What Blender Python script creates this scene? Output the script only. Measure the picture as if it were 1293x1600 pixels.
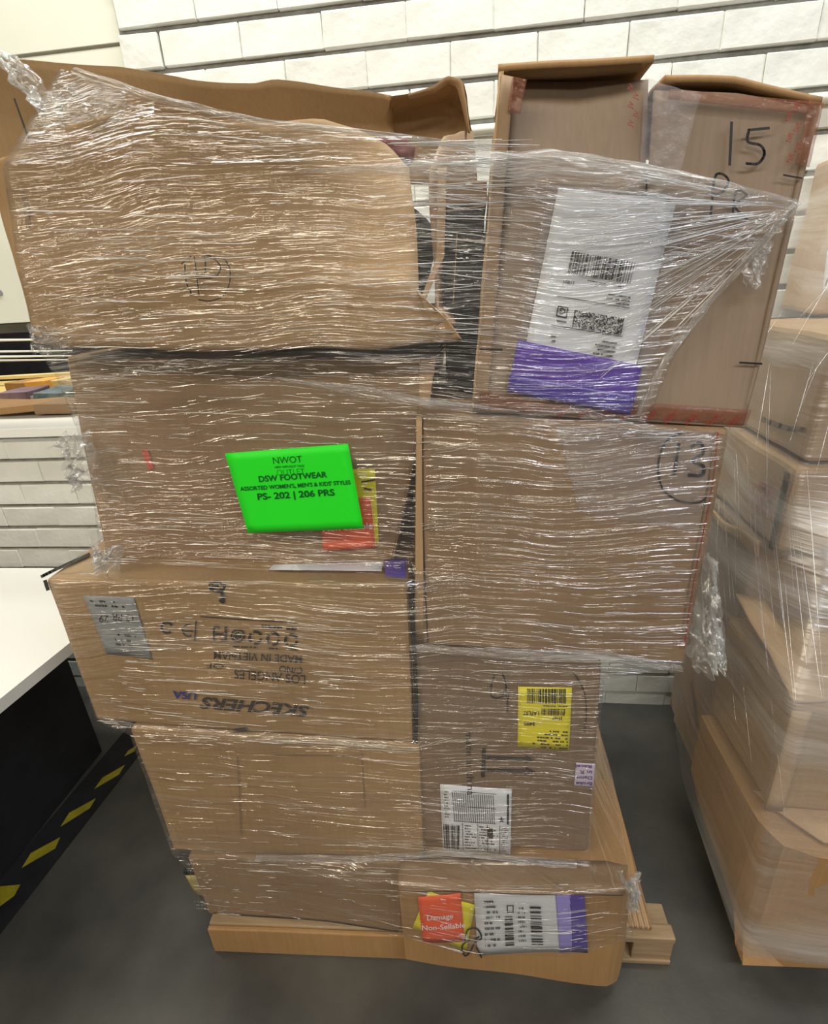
import bpy, bmesh, math, random
from mathutils import Vector, Matrix, noise
for o in list(bpy.data.objects): bpy.data.objects.remove(o)
SC = bpy.context.scene
COL = SC.collection
random.seed(7)

# ---------------------------------------------------------------- camera
FPX = 850.0; PITCH = math.radians(23.1); ROLL = math.radians(3.5); YAW = math.radians(7.5)
CAM = Vector((0, 0, 1.5))
_f0 = Vector((-math.sin(YAW), math.cos(YAW), 0)); _r0 = Vector((math.cos(YAW), math.sin(YAW), 0)); _z = Vector((0, 0, 1))
FW = _f0*math.cos(PITCH) - _z*math.sin(PITCH); _u0 = _z*math.cos(PITCH) + _f0*math.sin(PITCH)
RT = _r0*math.cos(ROLL) - _u0*math.sin(ROLL); UP = _u0*math.cos(ROLL) + _r0*math.sin(ROLL)
cd = bpy.data.cameras.new('camera'); cam = bpy.data.objects.new('camera', cd); COL.objects.link(cam)
cd.sensor_fit = 'VERTICAL'; cd.sensor_height = 24; cd.lens = FPX/1600*24; cd.clip_start = .02
m = Matrix((RT, UP, -FW)).transposed().to_4x4(); m.translation = CAM; cam.matrix_world = m
SC.camera = cam

# ---------------------------------------------------------------- light
w = bpy.data.worlds.new('world'); SC.world = w; w.use_nodes = True
w.node_tree.nodes['Background'].inputs[0].default_value = (1, .93, .82, 1)
w.node_tree.nodes['Background'].inputs[1].default_value = .07
def area(name, loc, target, sx, sy, power, col):
    l = bpy.data.lights.new(name, 'AREA'); l.shape = 'RECTANGLE'; l.size = sx; l.size_y = sy; l.energy = power; l.color = col
    o = bpy.data.objects.new(name, l); COL.objects.link(o); o.location = loc
    o.rotation_euler = (Vector(target)-Vector(loc)).to_track_quat('-Z', 'Y').to_euler()
# ceiling fluorescent lamps (pointing down), over the aisle behind the camera and over the stack
area('ceiling_lamp_aisle', (-2.0, -1.2, 3.1), (-2.0, -1.1, 0), 3.0, .35, 78, (1, .87, .66))
area('ceiling_lamp_right', (1.8, -1.0, 3.1), (1.8, -.9, 0), 2.6, .35, 60, (.93, .96, 1))
area('ceiling_lamp_wall', (-.2, 1.15, 3.35), (-.2, 1.25, 0), 3.2, .20, 60, (.98, 1, .94))
area('ceiling_lamp_back', (0, -3.2, 3.0), (0, -2.6, 0), 2.4, .4, 50, (1, .9, .74))
area('far_room_fill', (-2.0, 2.7, 2.5), (-2.0, 2.6, 0), 1.6, .4, 30, (1, .92, .75))  # unseen fill light, added to brighten the clutter behind the hatch
VS = SC.view_settings; VS.view_transform = 'Standard'; VS.look = 'None'; VS.gamma = 1; VS.use_curve_mapping = False; VS.exposure = .2

# ---------------------------------------------------------------- pixel -> place
def ray(px, py): return RT*((px-646.5)/FPX) - UP*((py-800)/FPX) + FW
def onY(px, py, Y): d = ray(px, py); return CAM + d*(Y/d.y)
def onX(px, py, X): d = ray(px, py); return CAM + d*(X/d.x)
def onZ(px, py, Z): d = ray(px, py); return CAM + d*((Z-CAM.z)/d.z)
def proj(p):
    v = p-CAM; z = v.dot(FW); return 646.5+FPX*v.dot(RT)/z, 800-FPX*v.dot(UP)/z
def N(x, y, z=0): return noise.noise(Vector((x, y, z)))

# ---------------------------------------------------------------- materials
def nodes(name):
    mt = bpy.data.materials.new(name); mt.use_nodes = True
    nt = mt.node_tree; return mt, nt, nt.nodes['Principled BSDF']
def lk(nt, a, b): nt.links.new(a, b)
def plain(name, col, rough=.6, emit=0, metal=0):
    mt, nt, b = nodes(name); b.inputs['Base Color'].default_value = (*col, 1); b.inputs['Roughness'].default_value = rough
    b.inputs['Metallic'].default_value = metal
    if emit: b.inputs['Emission Color'].default_value = (*col, 1); b.inputs['Emission Strength'].default_value = emit
    return mt
def noisy(name, c1, c2, scale, rough=.6, bump=.1, stretch=(1, 1, 1), detail=5, bscale=None, bdist=.003):
    mt, nt, b = nodes(name); n = nt.nodes
    tc = n.new('ShaderNodeTexCoord'); mp = n.new('ShaderNodeMapping'); mp.inputs['Scale'].default_value = stretch
    lk(nt, tc.outputs['Object'], mp.inputs[0])
    tx = n.new('ShaderNodeTexNoise'); tx.inputs['Scale'].default_value = scale; tx.inputs['Detail'].default_value = detail
    lk(nt, mp.outputs[0], tx.inputs['Vector'])
    r = n.new('ShaderNodeValToRGB'); r.color_ramp.elements[0].color = (*c1, 1); r.color_ramp.elements[1].color = (*c2, 1)
    r.color_ramp.elements[0].position = .3; r.color_ramp.elements[1].position = .72
    lk(nt, tx.outputs['Fac'], r.inputs[0]); lk(nt, r.outputs[0], b.inputs['Base Color'])
    b.inputs['Roughness'].default_value = rough
    t2 = n.new('ShaderNodeTexNoise'); t2.inputs['Scale'].default_value = bscale or scale*6; t2.inputs['Detail'].default_value = 6
    lk(nt, mp.outputs[0], t2.inputs['Vector'])
    bp = n.new('ShaderNodeBump'); bp.inputs['Strength'].default_value = bump; bp.inputs['Distance'].default_value = bdist
    lk(nt, t2.outputs['Fac'], bp.inputs['Height']); lk(nt, bp.outputs[0], b.inputs['Normal'])
    return mt
def cardboard(name, c):
    mt, nt, b = nodes(name); n = nt.nodes
    tc = n.new('ShaderNodeTexCoord')
    a = n.new('ShaderNodeTexNoise'); a.inputs['Scale'].default_value = 4; a.inputs['Detail'].default_value = 6
    lk(nt, tc.outputs['Object'], a.inputs['Vector'])
    mp = n.new('ShaderNodeMapping'); mp.inputs['Scale'].default_value = (160, 160, 6); lk(nt, tc.outputs['Object'], mp.inputs[0])
    f = n.new('ShaderNodeTexNoise'); f.inputs['Scale'].default_value = 1; lk(nt, mp.outputs[0], f.inputs['Vector'])
    mx = n.new('ShaderNodeMix'); mx.data_type = 'FLOAT'; mx.inputs[0].default_value = .3
    lk(nt, a.outputs['Fac'], mx.inputs[2]); lk(nt, f.outputs['Fac'], mx.inputs[3])
    r = n.new('ShaderNodeValToRGB'); e = r.color_ramp.elements
    e[0].position = .3; e[1].position = .7
    e[0].color = (c[0]*.80, c[1]*.78, c[2]*.74, 1); e[1].color = (c[0]*1.12, c[1]*1.12, c[2]*1.12, 1)
    lk(nt, mx.outputs[0], r.inputs[0]); lk(nt, r.outputs[0], b.inputs['Base Color'])
    b.inputs['Roughness'].default_value = .72
    bp = n.new('ShaderNodeBump'); bp.inputs['Strength'].default_value = .25; bp.inputs['Distance'].default_value = .0012
    lk(nt, f.outputs['Fac'], bp.inputs['Height']); lk(nt, bp.outputs[0], b.inputs['Normal'])
    return mt
def film(name, gloss, haze, rough=.16, bump=.9, sx=2.2, sy=75, tint=(1, 1, 1)):
    mt, nt, b = nodes(name); n = nt.nodes; n.remove(b); out = n['Material Output']
    uv = n.new('ShaderNodeUVMap')
    wn = n.new('ShaderNodeTexNoise'); wn.inputs['Scale'].default_value = 2.5; lk(nt, uv.outputs[0], wn.inputs['Vector'])
    wm = n.new('ShaderNodeVectorMath'); wm.operation = 'MULTIPLY_ADD'; wm.inputs[1].default_value = (.0, .10, 0)
    lk(nt, wn.outputs['Color'], wm.inputs[0]); lk(nt, uv.outputs[0], wm.inputs[2])
    def streak(a, c, det):
        mp = n.new('ShaderNodeMapping'); mp.inputs['Scale'].default_value = (a, c, 1); lk(nt, wm.outputs[0], mp.inputs[0])
        t = n.new('ShaderNodeTexNoise'); t.inputs['Scale'].default_value = 1; t.inputs['Detail'].default_value = det
        lk(nt, mp.outputs[0], t.inputs['Vector']); return t.outputs['Fac']
    s1 = streak(sx, sy, 3); s2 = streak(sx*4, sy*2.6, 2); s3 = streak(sx*.8, sy*.22, 2)
    ad = n.new('ShaderNodeMath'); ad.operation = 'MULTIPLY_ADD'; ad.inputs[1].default_value = .45; lk(nt, s2, ad.inputs[0]); lk(nt, s1, ad.inputs[2])
    bp = n.new('ShaderNodeBump'); bp.inputs['Strength'].default_value = bump; bp.inputs['Distance'].default_value = .012
    lk(nt, ad.outputs[0], bp.inputs['Height'])
    g = n.new('ShaderNodeBsdfGlossy'); g.inputs['Roughness'].default_value = rough; lk(nt, bp.outputs[0], g.inputs['Normal'])
    tr = n.new('ShaderNodeBsdfTransparent'); tr.inputs[0].default_value = (*tint, 1)
    df = n.new('ShaderNodeBsdfTranslucent'); df.inputs[0].default_value = (.9, .9, .88, 1)
    d2 = n.new('ShaderNodeBsdfDiffuse'); d2.inputs[0].default_value = (.9, .9, .88, 1); lk(nt, bp.outputs[0], d2.inputs['Normal'])
    dm = n.new('ShaderNodeMixShader'); dm.inputs[0].default_value = .7; lk(nt, df.outputs[0], dm.inputs[1]); lk(nt, d2.outputs[0], dm.inputs[2])
    mr = n.new('ShaderNodeMapRange'); mr.inputs[1].default_value = .5; mr.inputs[2].default_value = .75; mr.inputs[3].default_value = haze*.25; mr.inputs[4].default_value = haze
    lk(nt, s3, mr.inputs[0])
    m1 = n.new('ShaderNodeMixShader'); lk(nt, mr.outputs[0], m1.inputs[0]); lk(nt, tr.outputs[0], m1.inputs[1]); lk(nt, dm.outputs[0], m1.inputs[2])
    m2r = n.new('ShaderNodeMapRange'); m2r.inputs[1].default_value = .45; m2r.inputs[2].default_value = .7; m2r.inputs[3].default_value = gloss*.5; m2r.inputs[4].default_value = gloss
    lk(nt, s1, m2r.inputs[0])
    m2 = n.new('ShaderNodeMixShader'); lk(nt, m2r.outputs[0], m2.inputs[0]); lk(nt, m1.outputs[0], m2.inputs[1]); lk(nt, g.outputs[0], m2.inputs[2])
    lk(nt, m2.outputs[0], out.inputs['Surface'])
    return mt
def strand_mat(name, op, rough=.25):
    mt, nt, b = nodes(name); n = nt.nodes; n.remove(b)
    g = n.new('ShaderNodeBsdfGlossy'); g.inputs['Roughness'].default_value = rough
    tr = n.new('ShaderNodeBsdfTransparent')
    m2 = n.new('ShaderNodeMixShader'); m2.inputs[0].default_value = op
    lk(nt, tr.outputs[0], m2.inputs[1]); lk(nt, g.outputs[0], m2.inputs[2]); lk(nt, m2.outputs[0], n['Material Output'].inputs['Surface'])
    return mt
M = dict(
    brick=noisy('white_painted_brick', (.74, .745, .69), (.84, .845, .80), 9, .45, .5, bscale=20, bdist=.007),
    mortar=noisy('grey_mortar', (.19, .185, .165), (.32, .31, .28), 30, .8, .4),
    panel=noisy('cream_painted_panel', (.74, .74, .63), (.80, .80, .70), 3, .4, .08),
    floor=noisy('dark_concrete', (.028, .027, .025), (.102, .097, .084), 3.5, .48, .15, detail=9, bscale=60),
    black=plain('black_paint', (.006, .006, .008), .6), ink=plain('black_marker_ink', (.02, .017, .016), .5),
    dkcloth=noisy('dark_cloth', (.006, .006, .008), (.016, .016, .02), 12, .8, .3),
    white=plain('white_laminate', (.80, .80, .76), .25), paper=noisy('white_label_paper', (.66, .68, .72), (.74, .76, .80), 8, .5, .02),
    graypaper=plain('grey_label_paper', (.27, .285, .29), .5), yellow=plain('yellow_label_paper', (.80, .70, .02), .5),
    red=plain('red_orange_label_paper', (.85, .12, .04), .5), green=plain('fluorescent_green_paper', (.012, .80, .015), .6),
    greenink=plain('dark_green_print', (.0, .10, .015), .5), whiteink=plain('white_print', (.85, .82, .8), .5),
    blueink=plain('blue_print', (.03, .04, .20), .5), printink=plain('dark_print', (.035, .028, .022), .6),
    purple=plain('violet_plastic_pouch', (.085, .05, .34), .2), purple_l=plain('light_violet_plastic', (.33, .28, .72), .2),
    lilac=plain('lilac_label_paper', (.62, .55, .68), .5), purpleink=plain('violet_print', (.12, .03, .2), .5),
    redprint=plain('red_tape_print', (.30, .035, .02), .5), hazard=noisy('yellow_floor_tape', (.30, .26, .015), (.44, .38, .02), 20, .55, .1),
    wood=noisy('pallet_wood', (.26, .175, .095), (.42, .30, .17), 5, .7, .3, stretch=(1, 6, 12)),
    tape=None, chrome=plain('chrome', (.85, .85, .85), .12, metal=1), redcloth=plain('red_cloth', (.13, .006, .008), .6))
def tape_mat(name, col, a, rough=.12):
    mt, nt, b = nodes(name); n = nt.nodes
    b.inputs['Base Color'].default_value = (*col, 1); b.inputs['Roughness'].default_value = rough; b.inputs['Alpha'].default_value = a
    tc = n.new('ShaderNodeTexCoord'); t = n.new('ShaderNodeTexNoise'); t.inputs['Scale'].default_value = 70; t.inputs['Detail'].default_value = 4
    lk(nt, tc.outputs['Object'], t.inputs['Vector']); bp = n.new('ShaderNodeBump'); bp.inputs['Strength'].default_value = .8; bp.inputs['Distance'].default_value = .006
    lk(nt, t.outputs['Fac'], bp.inputs['Height']); lk(nt, bp.outputs[0], b.inputs['Normal']); return mt
M['tape'] = tape_mat('clear_packing_tape', (.62, .58, .60), .13)
M['redtape'] = tape_mat('red_tinted_tape', (.33, .13, .075), .34)
M['film'] = film('stretch_film', .24, .09)
M['film_hazy'] = film('hazy_stretch_film', .16, .58, rough=.3, bump=.5, sx=2, sy=30)
M['crumple'] = film('crumpled_film', .22, .52, rough=.25, bump=.3, sx=14, sy=16)
M['rope'] = film('gathered_film', .34, .66, rough=.25, bump=.8, sx=6, sy=260)
M['strand'] = strand_mat('film_fold', .7, .28); M['strand2'] = strand_mat('fine_film_fold', .36, .28)
CB = {k: cardboard('cardboard_'+k, c) for k, c in dict(tan=(.36, .232, .112), grey=(.30, .222, .158), brown=(.29, .187, .105), dark=(.23, .155, .098), light=(.45, .30, .165), orange=(.37, .215, .088)).items()}

# ---------------------------------------------------------------- builders
def tag(o, label=None, cat=None, group=None, kind=None):
    for k, v in (('label', label), ('category', cat), ('group', group), ('kind', kind)):
        if v: o[k] = v
    return o
def empty(name, loc, label, cat, group=None):
    o = bpy.data.objects.new(name, None); COL.objects.link(o); o.location = loc; o.empty_display_size = .05
    return tag(o, label, cat, group)
def mesh(name, vs, fs, mat, parent=None, smooth=False, uvs=None):
    me = bpy.data.meshes.new(name); me.from_pydata([tuple(v) for v in vs], [], fs)
    if mat: me.materials.append(mat)
    if smooth:
        for p in me.polygons: p.use_smooth = True
    if uvs:
        ul = me.uv_layers.new(name='UVMap')
        for l in me.loops: ul.data[l.index].uv = uvs[l.vertex_index]
    o = bpy.data.objects.new(name, me); COL.objects.link(o)
    if parent:
        o.parent = parent; o.matrix_parent_inverse = Matrix.Translation(parent.location).inverted()
    return o
def hexa(name, c8, mat, parent=None, n=8, amp=.004, seed=0, bevel=.006, front=None):
    """c8: front TL,TR,BR,BL then back TL,TR,BR,BL. front(x,z)->bulge of the front face toward the viewer"""
    bm = bmesh.new(); bmesh.ops.create_cube(bm, size=2)
    bmesh.ops.subdivide_edges(bm, edges=bm.edges[:], cuts=n, use_grid_fill=True)
    c = [Vector(p) for p in c8]
    for v in bm.verts:
        u, d, h = (v.co.x+1)/2, (v.co.y+1)/2, (v.co.z+1)/2
        f = (c[3]*(1-u)+c[2]*u)*(1-h)+(c[0]*(1-u)+c[1]*u)*h
        b = (c[7]*(1-u)+c[6]*u)*(1-h)+(c[4]*(1-u)+c[5]*u)*h
        p = f*(1-d)+b*d
        if front and d < .001: p.y -= front(p.x, p.z)
        else: p += Vector((N(p.y*6, p.z*6, seed), N(p.x*6, p.z*6, seed+3), N(p.x*6, p.y*6, seed+6)))*amp
        v.co = p
    me = bpy.data.meshes.new(name); bm.to_mesh(me); bm.free(); me.materials.append(mat)
    o = bpy.data.objects.new(name, me); COL.objects.link(o)
    if bevel:
        md = o.modifiers.new('bevel', 'BEVEL'); md.width = bevel; md.segments = 2; md.limit_method = 'ANGLE'; md.angle_limit = math.radians(50)
    if parent: o.parent = parent; o.matrix_parent_inverse = Matrix.Translation(parent.location).inverted()
    return o
class Face:
    """the front of a box: pixel -> point on the (gently bulged) cardboard"""
    def __init__(s, T, amp=.005, seed=0): s.T, s.amp, s.seed = T, amp, seed
    def b(s, x, z): return N(x*5, z*5, s.seed)*s.amp
    def hit(s, px, py, off=.0):
        p = onY(px, py, s.T); p.y -= s.b(p.x, p.z)+off; return p
class TopFace:
    def __init__(s, Z): s.Z = Z
    def hit(s, px, py, off=0): p = onZ(px, py, s.Z); p.z += off; return p
class SideFace:
    def __init__(s, X): s.X = X
    def hit(s, px, py, off=0): p = onX(px, py, s.X); p.x -= off; return p
def decal(face, name, quad, mat, parent, off=.0022, nu=8, nv=8, th=.0006, wob=0):
    (ax, ay), (bx, by), (cx, cy), (dx, dy) = quad; vs = []
    for k in (0, 1):
        for j in range(nv+1):
            for i in range(nu+1):
                u, v = i/nu, j/nv
                px = (ax*(1-u)+bx*u)*(1-v)+(dx*(1-u)+cx*u)*v; py = (ay*(1-u)+by*u)*(1-v)+(dy*(1-u)+cy*u)*v
                vs.append(face.hit(px, py, off-k*th+(abs(N(px*.03, py*.03, 5))*wob if wob else 0)))
    K = (nu+1)*(nv+1); g = lambda i, j, k: k*K+j*(nu+1)+i; fs = []
    for j in range(nv):
        for i in range(nu):
            fs.append((g(i, j, 0), g(i, j+1, 0), g(i+1, j+1, 0), g(i+1, j, 0))); fs.append((g(i, j, 1), g(i+1, j, 1), g(i+1, j+1, 1), g(i, j+1, 1)))
    for i in range(nu):
        fs += [(g(i, 0, 0), g(i+1, 0, 0), g(i+1, 0, 1), g(i, 0, 1)), (g(i, nv, 0), g(i, nv, 1), g(i+1, nv, 1), g(i+1, nv, 0))]
    for j in range(nv):
        fs += [(g(0, j, 0), g(0, j, 1), g(0, j+1, 1), g(0, j+1, 0)), (g(nu, j, 0), g(nu, j+1, 0), g(nu, j+1, 1), g(nu, j, 1))]
    return mesh(name, vs, fs, mat, parent, True)
def quads(face, name, qs, mat, parent, off=.003):
    vs, fs = [], []
    for q in qs:
        b = len(vs); vs += [face.hit(x, y, off) for x, y in q]; fs.append(tuple(range(b+len(q)-1, b-1, -1)))
    return mesh(name, vs, fs, mat, parent)
def text(face, name, s, org, ex, h, mat, parent, bold=0, off=.0032, ey=None, fit=None, shear=0):
    """org: pixel of the baseline start, ex: reading direction in pixels, h: cap height in pixels, fit: wanted length"""
    cu = bpy.data.curves.new('t', 'FONT'); cu.body = s; cu.size = 1; cu.offset = bold; cu.resolution_u = 3; cu.shear = shear
    ob = bpy.data.objects.new('t', cu); COL.objects.link(ob); dg = bpy.context.evaluated_depsgraph_get()
    me = bpy.data.meshes.new_from_object(ob.evaluated_get(dg)); bpy.data.objects.remove(ob)
    ex = Vector(ex).normalized(); ey = Vector(ey).normalized() if ey else Vector((ex.y, -ex.x))
    wdt = max(v.co.x for v in me.vertices); k = h/.70; kx = fit/wdt if fit else k
    for v in me.vertices:
        q = Vector(org)+ex*(v.co.x*kx)+ey*(v.co.y*k); v.co = face.hit(q.x, q.y, off)
    me.materials.clear(); me.materials.append(mat)
    o = bpy.data.objects.new(name, me); COL.objects.link(o); o.parent = parent; o.matrix_parent_inverse = Matrix.Translation(parent.location).inverted()
    return o
def stroke(face, name, lines, wpx, mat, parent, off=.0026):
    qs = []
    for pts in lines:
        pts = [Vector(p) for p in pts]
        if len(pts) > 2:                                   # smooth
            sm = []
            for i in range(len(pts)-1):
                p0, p1, p2, p3 = pts[max(i-1, 0)], pts[i], pts[i+1], pts[min(i+2, len(pts)-1)]
                for k in range(5):
                    t = k/5; sm.append(.5*((2*p1)+(p2-p0)*t+(2*p0-5*p1+4*p2-p3)*t*t+(3*p1-p0-3*p2+p3)*t**3))
            pts = sm+[pts[-1]]
        for a, b in zip(pts, pts[1:]):
            d = (b-a); d = d.normalized() if d.length else Vector((1, 0)); nn = Vector((-d.y, d.x))*wpx/2; e = d*wpx*.3
            qs.append([tuple(a-e-nn), tuple(b+e-nn), tuple(b+e+nn), tuple(a-e+nn)])
    return quads(face, name, qs, mat, parent, off)
def lerp2(a, b, t): return (a[0]+(b[0]-a[0])*t, a[1]+(b[1]-a[1])*t)
def Q(quad, u, v): return lerp2(lerp2(quad[0], quad[1], u), lerp2(quad[3], quad[2], u), v)
def sub(quad, u0, v0, u1, v1): return [Q(quad, u0, v0), Q(quad, u1, v0), Q(quad, u1, v1), Q(quad, u0, v1)]
def stuff(o): o['kind'] = 'stuff'; return o
def barcode(face, quad, n, parent, seed=1, vertical=True, off=.0036):
    rnd = random.Random(seed); qs = []; x = 0
    while x < 1:
        wd = rnd.choice((.6, 1, 1.6, 2.2))/n; 
        if vertical: qs.append(sub(quad, x, 0, min(x+wd, 1), 1))
        else: qs.append(sub(quad, 0, x, 1, min(x+wd, 1)))
        x += wd+rnd.choice((.6, 1, 1.5))/n
    return stuff(quads(face, 'barcode', qs, M['ink'], parent, off))
def textlines(face, quad, rows, parent, seed=2, mat=None, fill=.7, name='small_print', off=.0034):
    rnd = random.Random(seed); qs = []
    for r in range(rows):
        v0 = (r+.25)/rows; v1 = (r+.70)/rows; u = 0; end = rnd.uniform(.5, 1)
        while u < end:
            wd = rnd.uniform(.02, .09)
            if rnd.random() < fill: qs.append(sub(quad, u, v0, min(u+wd, 1), v1))
            u += wd+.015
    return stuff(quads(face, name, qs, mat or M['printink'], parent, off))
def pixels(face, quad, nx, ny, parent, seed=3):
    rnd = random.Random(seed)
    return stuff(quads(face, 'matrix_code', [sub(quad, i/nx, j/ny, (i+1)/nx, (j+1)/ny) for i in range(nx) for j in range(ny) if i in (0, nx-1) or rnd.random() < .5], M['ink'], parent, .0036))
def resample(pts, n):
    pts = [Vector(p) for p in pts]; L = [0]
    for a, b in zip(pts, pts[1:]): L.append(L[-1]+(b-a).length)
    out = []
    for i in range(n+1):
        d = L[-1]*i/n; k = 0
        while k < len(L)-2 and L[k+1] < d: k += 1
        t = (d-L[k])/max(L[k+1]-L[k], 1e-9); out.append(pts[k].lerp(pts[k+1], t))
    return out
def sheet(name, rows, mat, parent, nu=24, nv=6, th=.005, amp=.003, seed=0, axis=1, smooth=True):
    """rows: list of polylines of world points, lofted into a curved board of thickness th"""
    R = [resample(r, nu) for r in rows]; G = []
    for a, b in zip(R, R[1:]):
        for j in range(nv): G.append([p.lerp(q, j/nv) for p, q in zip(a, b)])
    G.append(R[-1]); vs = []; H = len(G); W = nu+1; d = Vector((0, 0, 0)); d[axis] = th
    for k in (0, 1):
        for r in G:
            for p in r: vs.append(p+d*k+Vector((N(p.y*9, p.z*9, seed), N(p.x*9, p.z*9, seed+2), N(p.x*9, p.y*9, seed+4)))*amp)
    g = lambda i, j, k: k*H*W+j*W+i; fs = []
    for j in range(H-1):
        for i in range(W-1):
            fs += [(g(i, j, 0), g(i, j+1, 0), g(i+1, j+1, 0), g(i+1, j, 0)), (g(i, j, 1), g(i+1, j, 1), g(i+1, j+1, 1), g(i, j+1, 1))]
    for i in range(W-1): fs += [(g(i, 0, 0), g(i+1, 0, 0), g(i+1, 0, 1), g(i, 0, 1)), (g(i, H-1, 0), g(i, H-1, 1), g(i+1, H-1, 1), g(i+1, H-1, 0))]
    for j in range(H-1): fs += [(g(0, j, 0), g(0, j, 1), g(0, j+1, 1), g(0, j+1, 0)), (g(W-1, j, 0), g(W-1, j+1, 0), g(W-1, j+1, 1), g(W-1, j, 1))]
    return mesh(name, vs, fs, mat, parent, smooth)
def tube(vs, fs, pts, r, n=5):
    b0 = len(vs)
    for i, p in enumerate(pts):
        d = (pts[min(i+1, len(pts)-1)]-pts[max(i-1, 0)]).normalized(); s = d.cross(Vector((0, 0, 1)))
        s = s.normalized() if s.length > .01 else Vector((1, 0, 0)); q = s.cross(d)
        rr = r*(.35 if i in (0, len(pts)-1) else 1)
        for k in range(n): a = 2*math.pi*k/n; vs.append(p+(s*math.cos(a)+q*math.sin(a))*rr)
    for i in range(len(pts)-1):
        for k in range(n): a = b0+i*n+k; c = b0+i*n+(k+1) % n; fs.append((a, c, c+n, a+n))
def bar(name, a, b, hx, hz, mat, parent):                       # box between min corner a and max corner b
    (x0, y0, z0), (x1, y1, z1) = a, b
    vs = [(x, y, z) for x in (x0, x1) for y in (y0, y1) for z in (z0, z1)]
    o = mesh(name, vs, [(0, 1, 3, 2), (4, 6, 7, 5), (0, 4, 5, 1), (2, 3, 7, 6), (0, 2, 6, 4), (1, 5, 7, 3)], mat, parent)
    md = o.modifiers.new('bevel', 'BEVEL'); md.width = hx; md.segments = 2; return o

def STUFF(*a): return stuff(stroke(*a))
# ================================================================ the setting
YW = 1.656
fl = mesh('floor', [(-4, -4, 0), (4, -4, 0), (4, YW+.05, 0), (-4, YW+.05, 0)], [(0, 1, 2, 3)], M['floor']); tag(fl, kind='structure', label='dark worn concrete warehouse floor')
# brick wall: mortar slab with an opening on the left, bricks as separate pieces
def slab(name, x0, x1, z0, z1, y0, y1, mat, parent=None): return bar(name, (x0, y0, z0), (x1, y1, z1), .001, 0, mat, parent)
wall = slab('wall_back', -.90, 2.4, 0, 2.6, YW+.012, YW+.25, M['mortar']); tag(wall, kind='structure', label='white painted brick wall with deep grey joints')
wl = slab('wall_left', -3.2, -.90, 0, 1.085, YW+.012, YW+.25, M['mortar']); tag(wl, kind='structure', label='white painted brick wall below the hatch opening')
def brick_mesh(L, seed):
    bm = bmesh.new(); bmesh.ops.create_cube(bm, size=1)
    for v in bm.verts: v.co = Vector((v.co.x*L, v.co.y*.05, v.co.z*.0735))
    bmesh.ops.bevel(bm, geom=bm.edges[:], offset=.0028, segments=1, affect='EDGES')
    rnd = random.Random(seed)
    for v in bm.verts:
        v.co += Vector((rnd.uniform(-.0012, .0012), rnd.uniform(-.0018, .0018), rnd.uniform(-.0016, .0016)))
    me = bpy.data.meshes.new('brick'); bm.to_mesh(me); bm.free(); me.materials.append(M['brick']); return me
PITCHX, RH = .2085, .086
BM = [brick_mesh(PITCHX-.0004, i) for i in range(6)]; HALF = [brick_mesh(PITCHX/2-.0006, 10+i) for i in range(2)]
sv, sf = [], []; nb = 0
def put_brick(x, z, me, parent, single):
    global nb
    if single:
        o = bpy.data.objects.new('brick', me); COL.objects.link(o); o.location = (x, YW+.025+random.uniform(-.0012, .0012), z); o.parent = parent; nb += 1
    else:
        b = len(sv); sv.extend([v.co+Vector((x, YW+.025, z)) for v in me.vertices]); sf.extend([tuple(b+i for i in p.vertices) for p in me.polygons])
for r in range(0, 30):
    z = .051+RH*r-RH/2+.0
    if z < .03: z = .02
    off = -.79 if r % 2 == 0 else -.79+PITCHX/2           # row 24 (2.03..2.11) has joints at -.79
    k = -1
    while True:
        xc = off+PITCHX*(k+.5); k += 1
        if xc > 1.5: break
        me = random.choice(BM)
        if xc-PITCHX/2 < -.905:
            if xc < -.9: continue
            me = HALF[0]; xc = -.90+PITCHX/4
        if xc < -.8 and r % 2: pass
        single = (z > 1.62 and xc < 1.0) or (.4 < xc < .95)
        put_brick(xc, z, me, wall, single)
    if z < 1.06:
        for j in range(11):
            xc = -.90-PITCHX*(j+.5)-(0 if r % 2 else PITCHX/2)
            if xc < -.9: put_brick(xc, z, random.choice(BM), wl, xc > -2.05 and xc < -1.15 and z > .5)
o = mesh('brick_field', sv, sf, M['brick'], wall); o['kind'] = 'stuff'
hb = mesh('wall_conduit', *(lambda v, f: (tube(v, f, [Vector((x/10, YW-.012, 1.835)) for x in range(-9, 24)], .011, 10), (v, f))[1])([], []), M['panel'], wall, True)
hb.name = 'conduit_pipe'
pn = slab('wall_panel', -3.2, -.885, 1.445, 2.097, YW+.022, YW+.06, M['panel']); tag(pn, kind='structure', label='cream painted board above the hatch opening')
p2 = slab('upper_board', -3.2, -.885, 2.103, 2.6, YW+.018, YW+.06, M['panel'], pn)
sc = mesh('screw_head', [(-1.475+.009*math.cos(a*.785), YW+.018+(0 if k else .006), 1.535+.009*math.sin(a*.785)) for k in (0, 1) for a in range(8)], [tuple(range(15, 7, -1))]+[(i, (i+1) % 8, 8+(i+1) % 8, 8+i) for i in range(8)], M['graypaper'], pn)
sill = slab('trim_1', -3.2, -.95, 1.088, 1.118, YW-.035, YW+.26, M['white']); tag(sill, kind='structure', label='white sill of the hatch opening')
hd = slab('trim_2', -3.2, -.95, 1.415, 1.445, YW+.03, YW+.26, noisy('olive_metal', (.05, .045, .03), (.09, .085, .06), 8)); tag(hd, kind='structure', label='dark lintel over the hatch opening')
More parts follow.
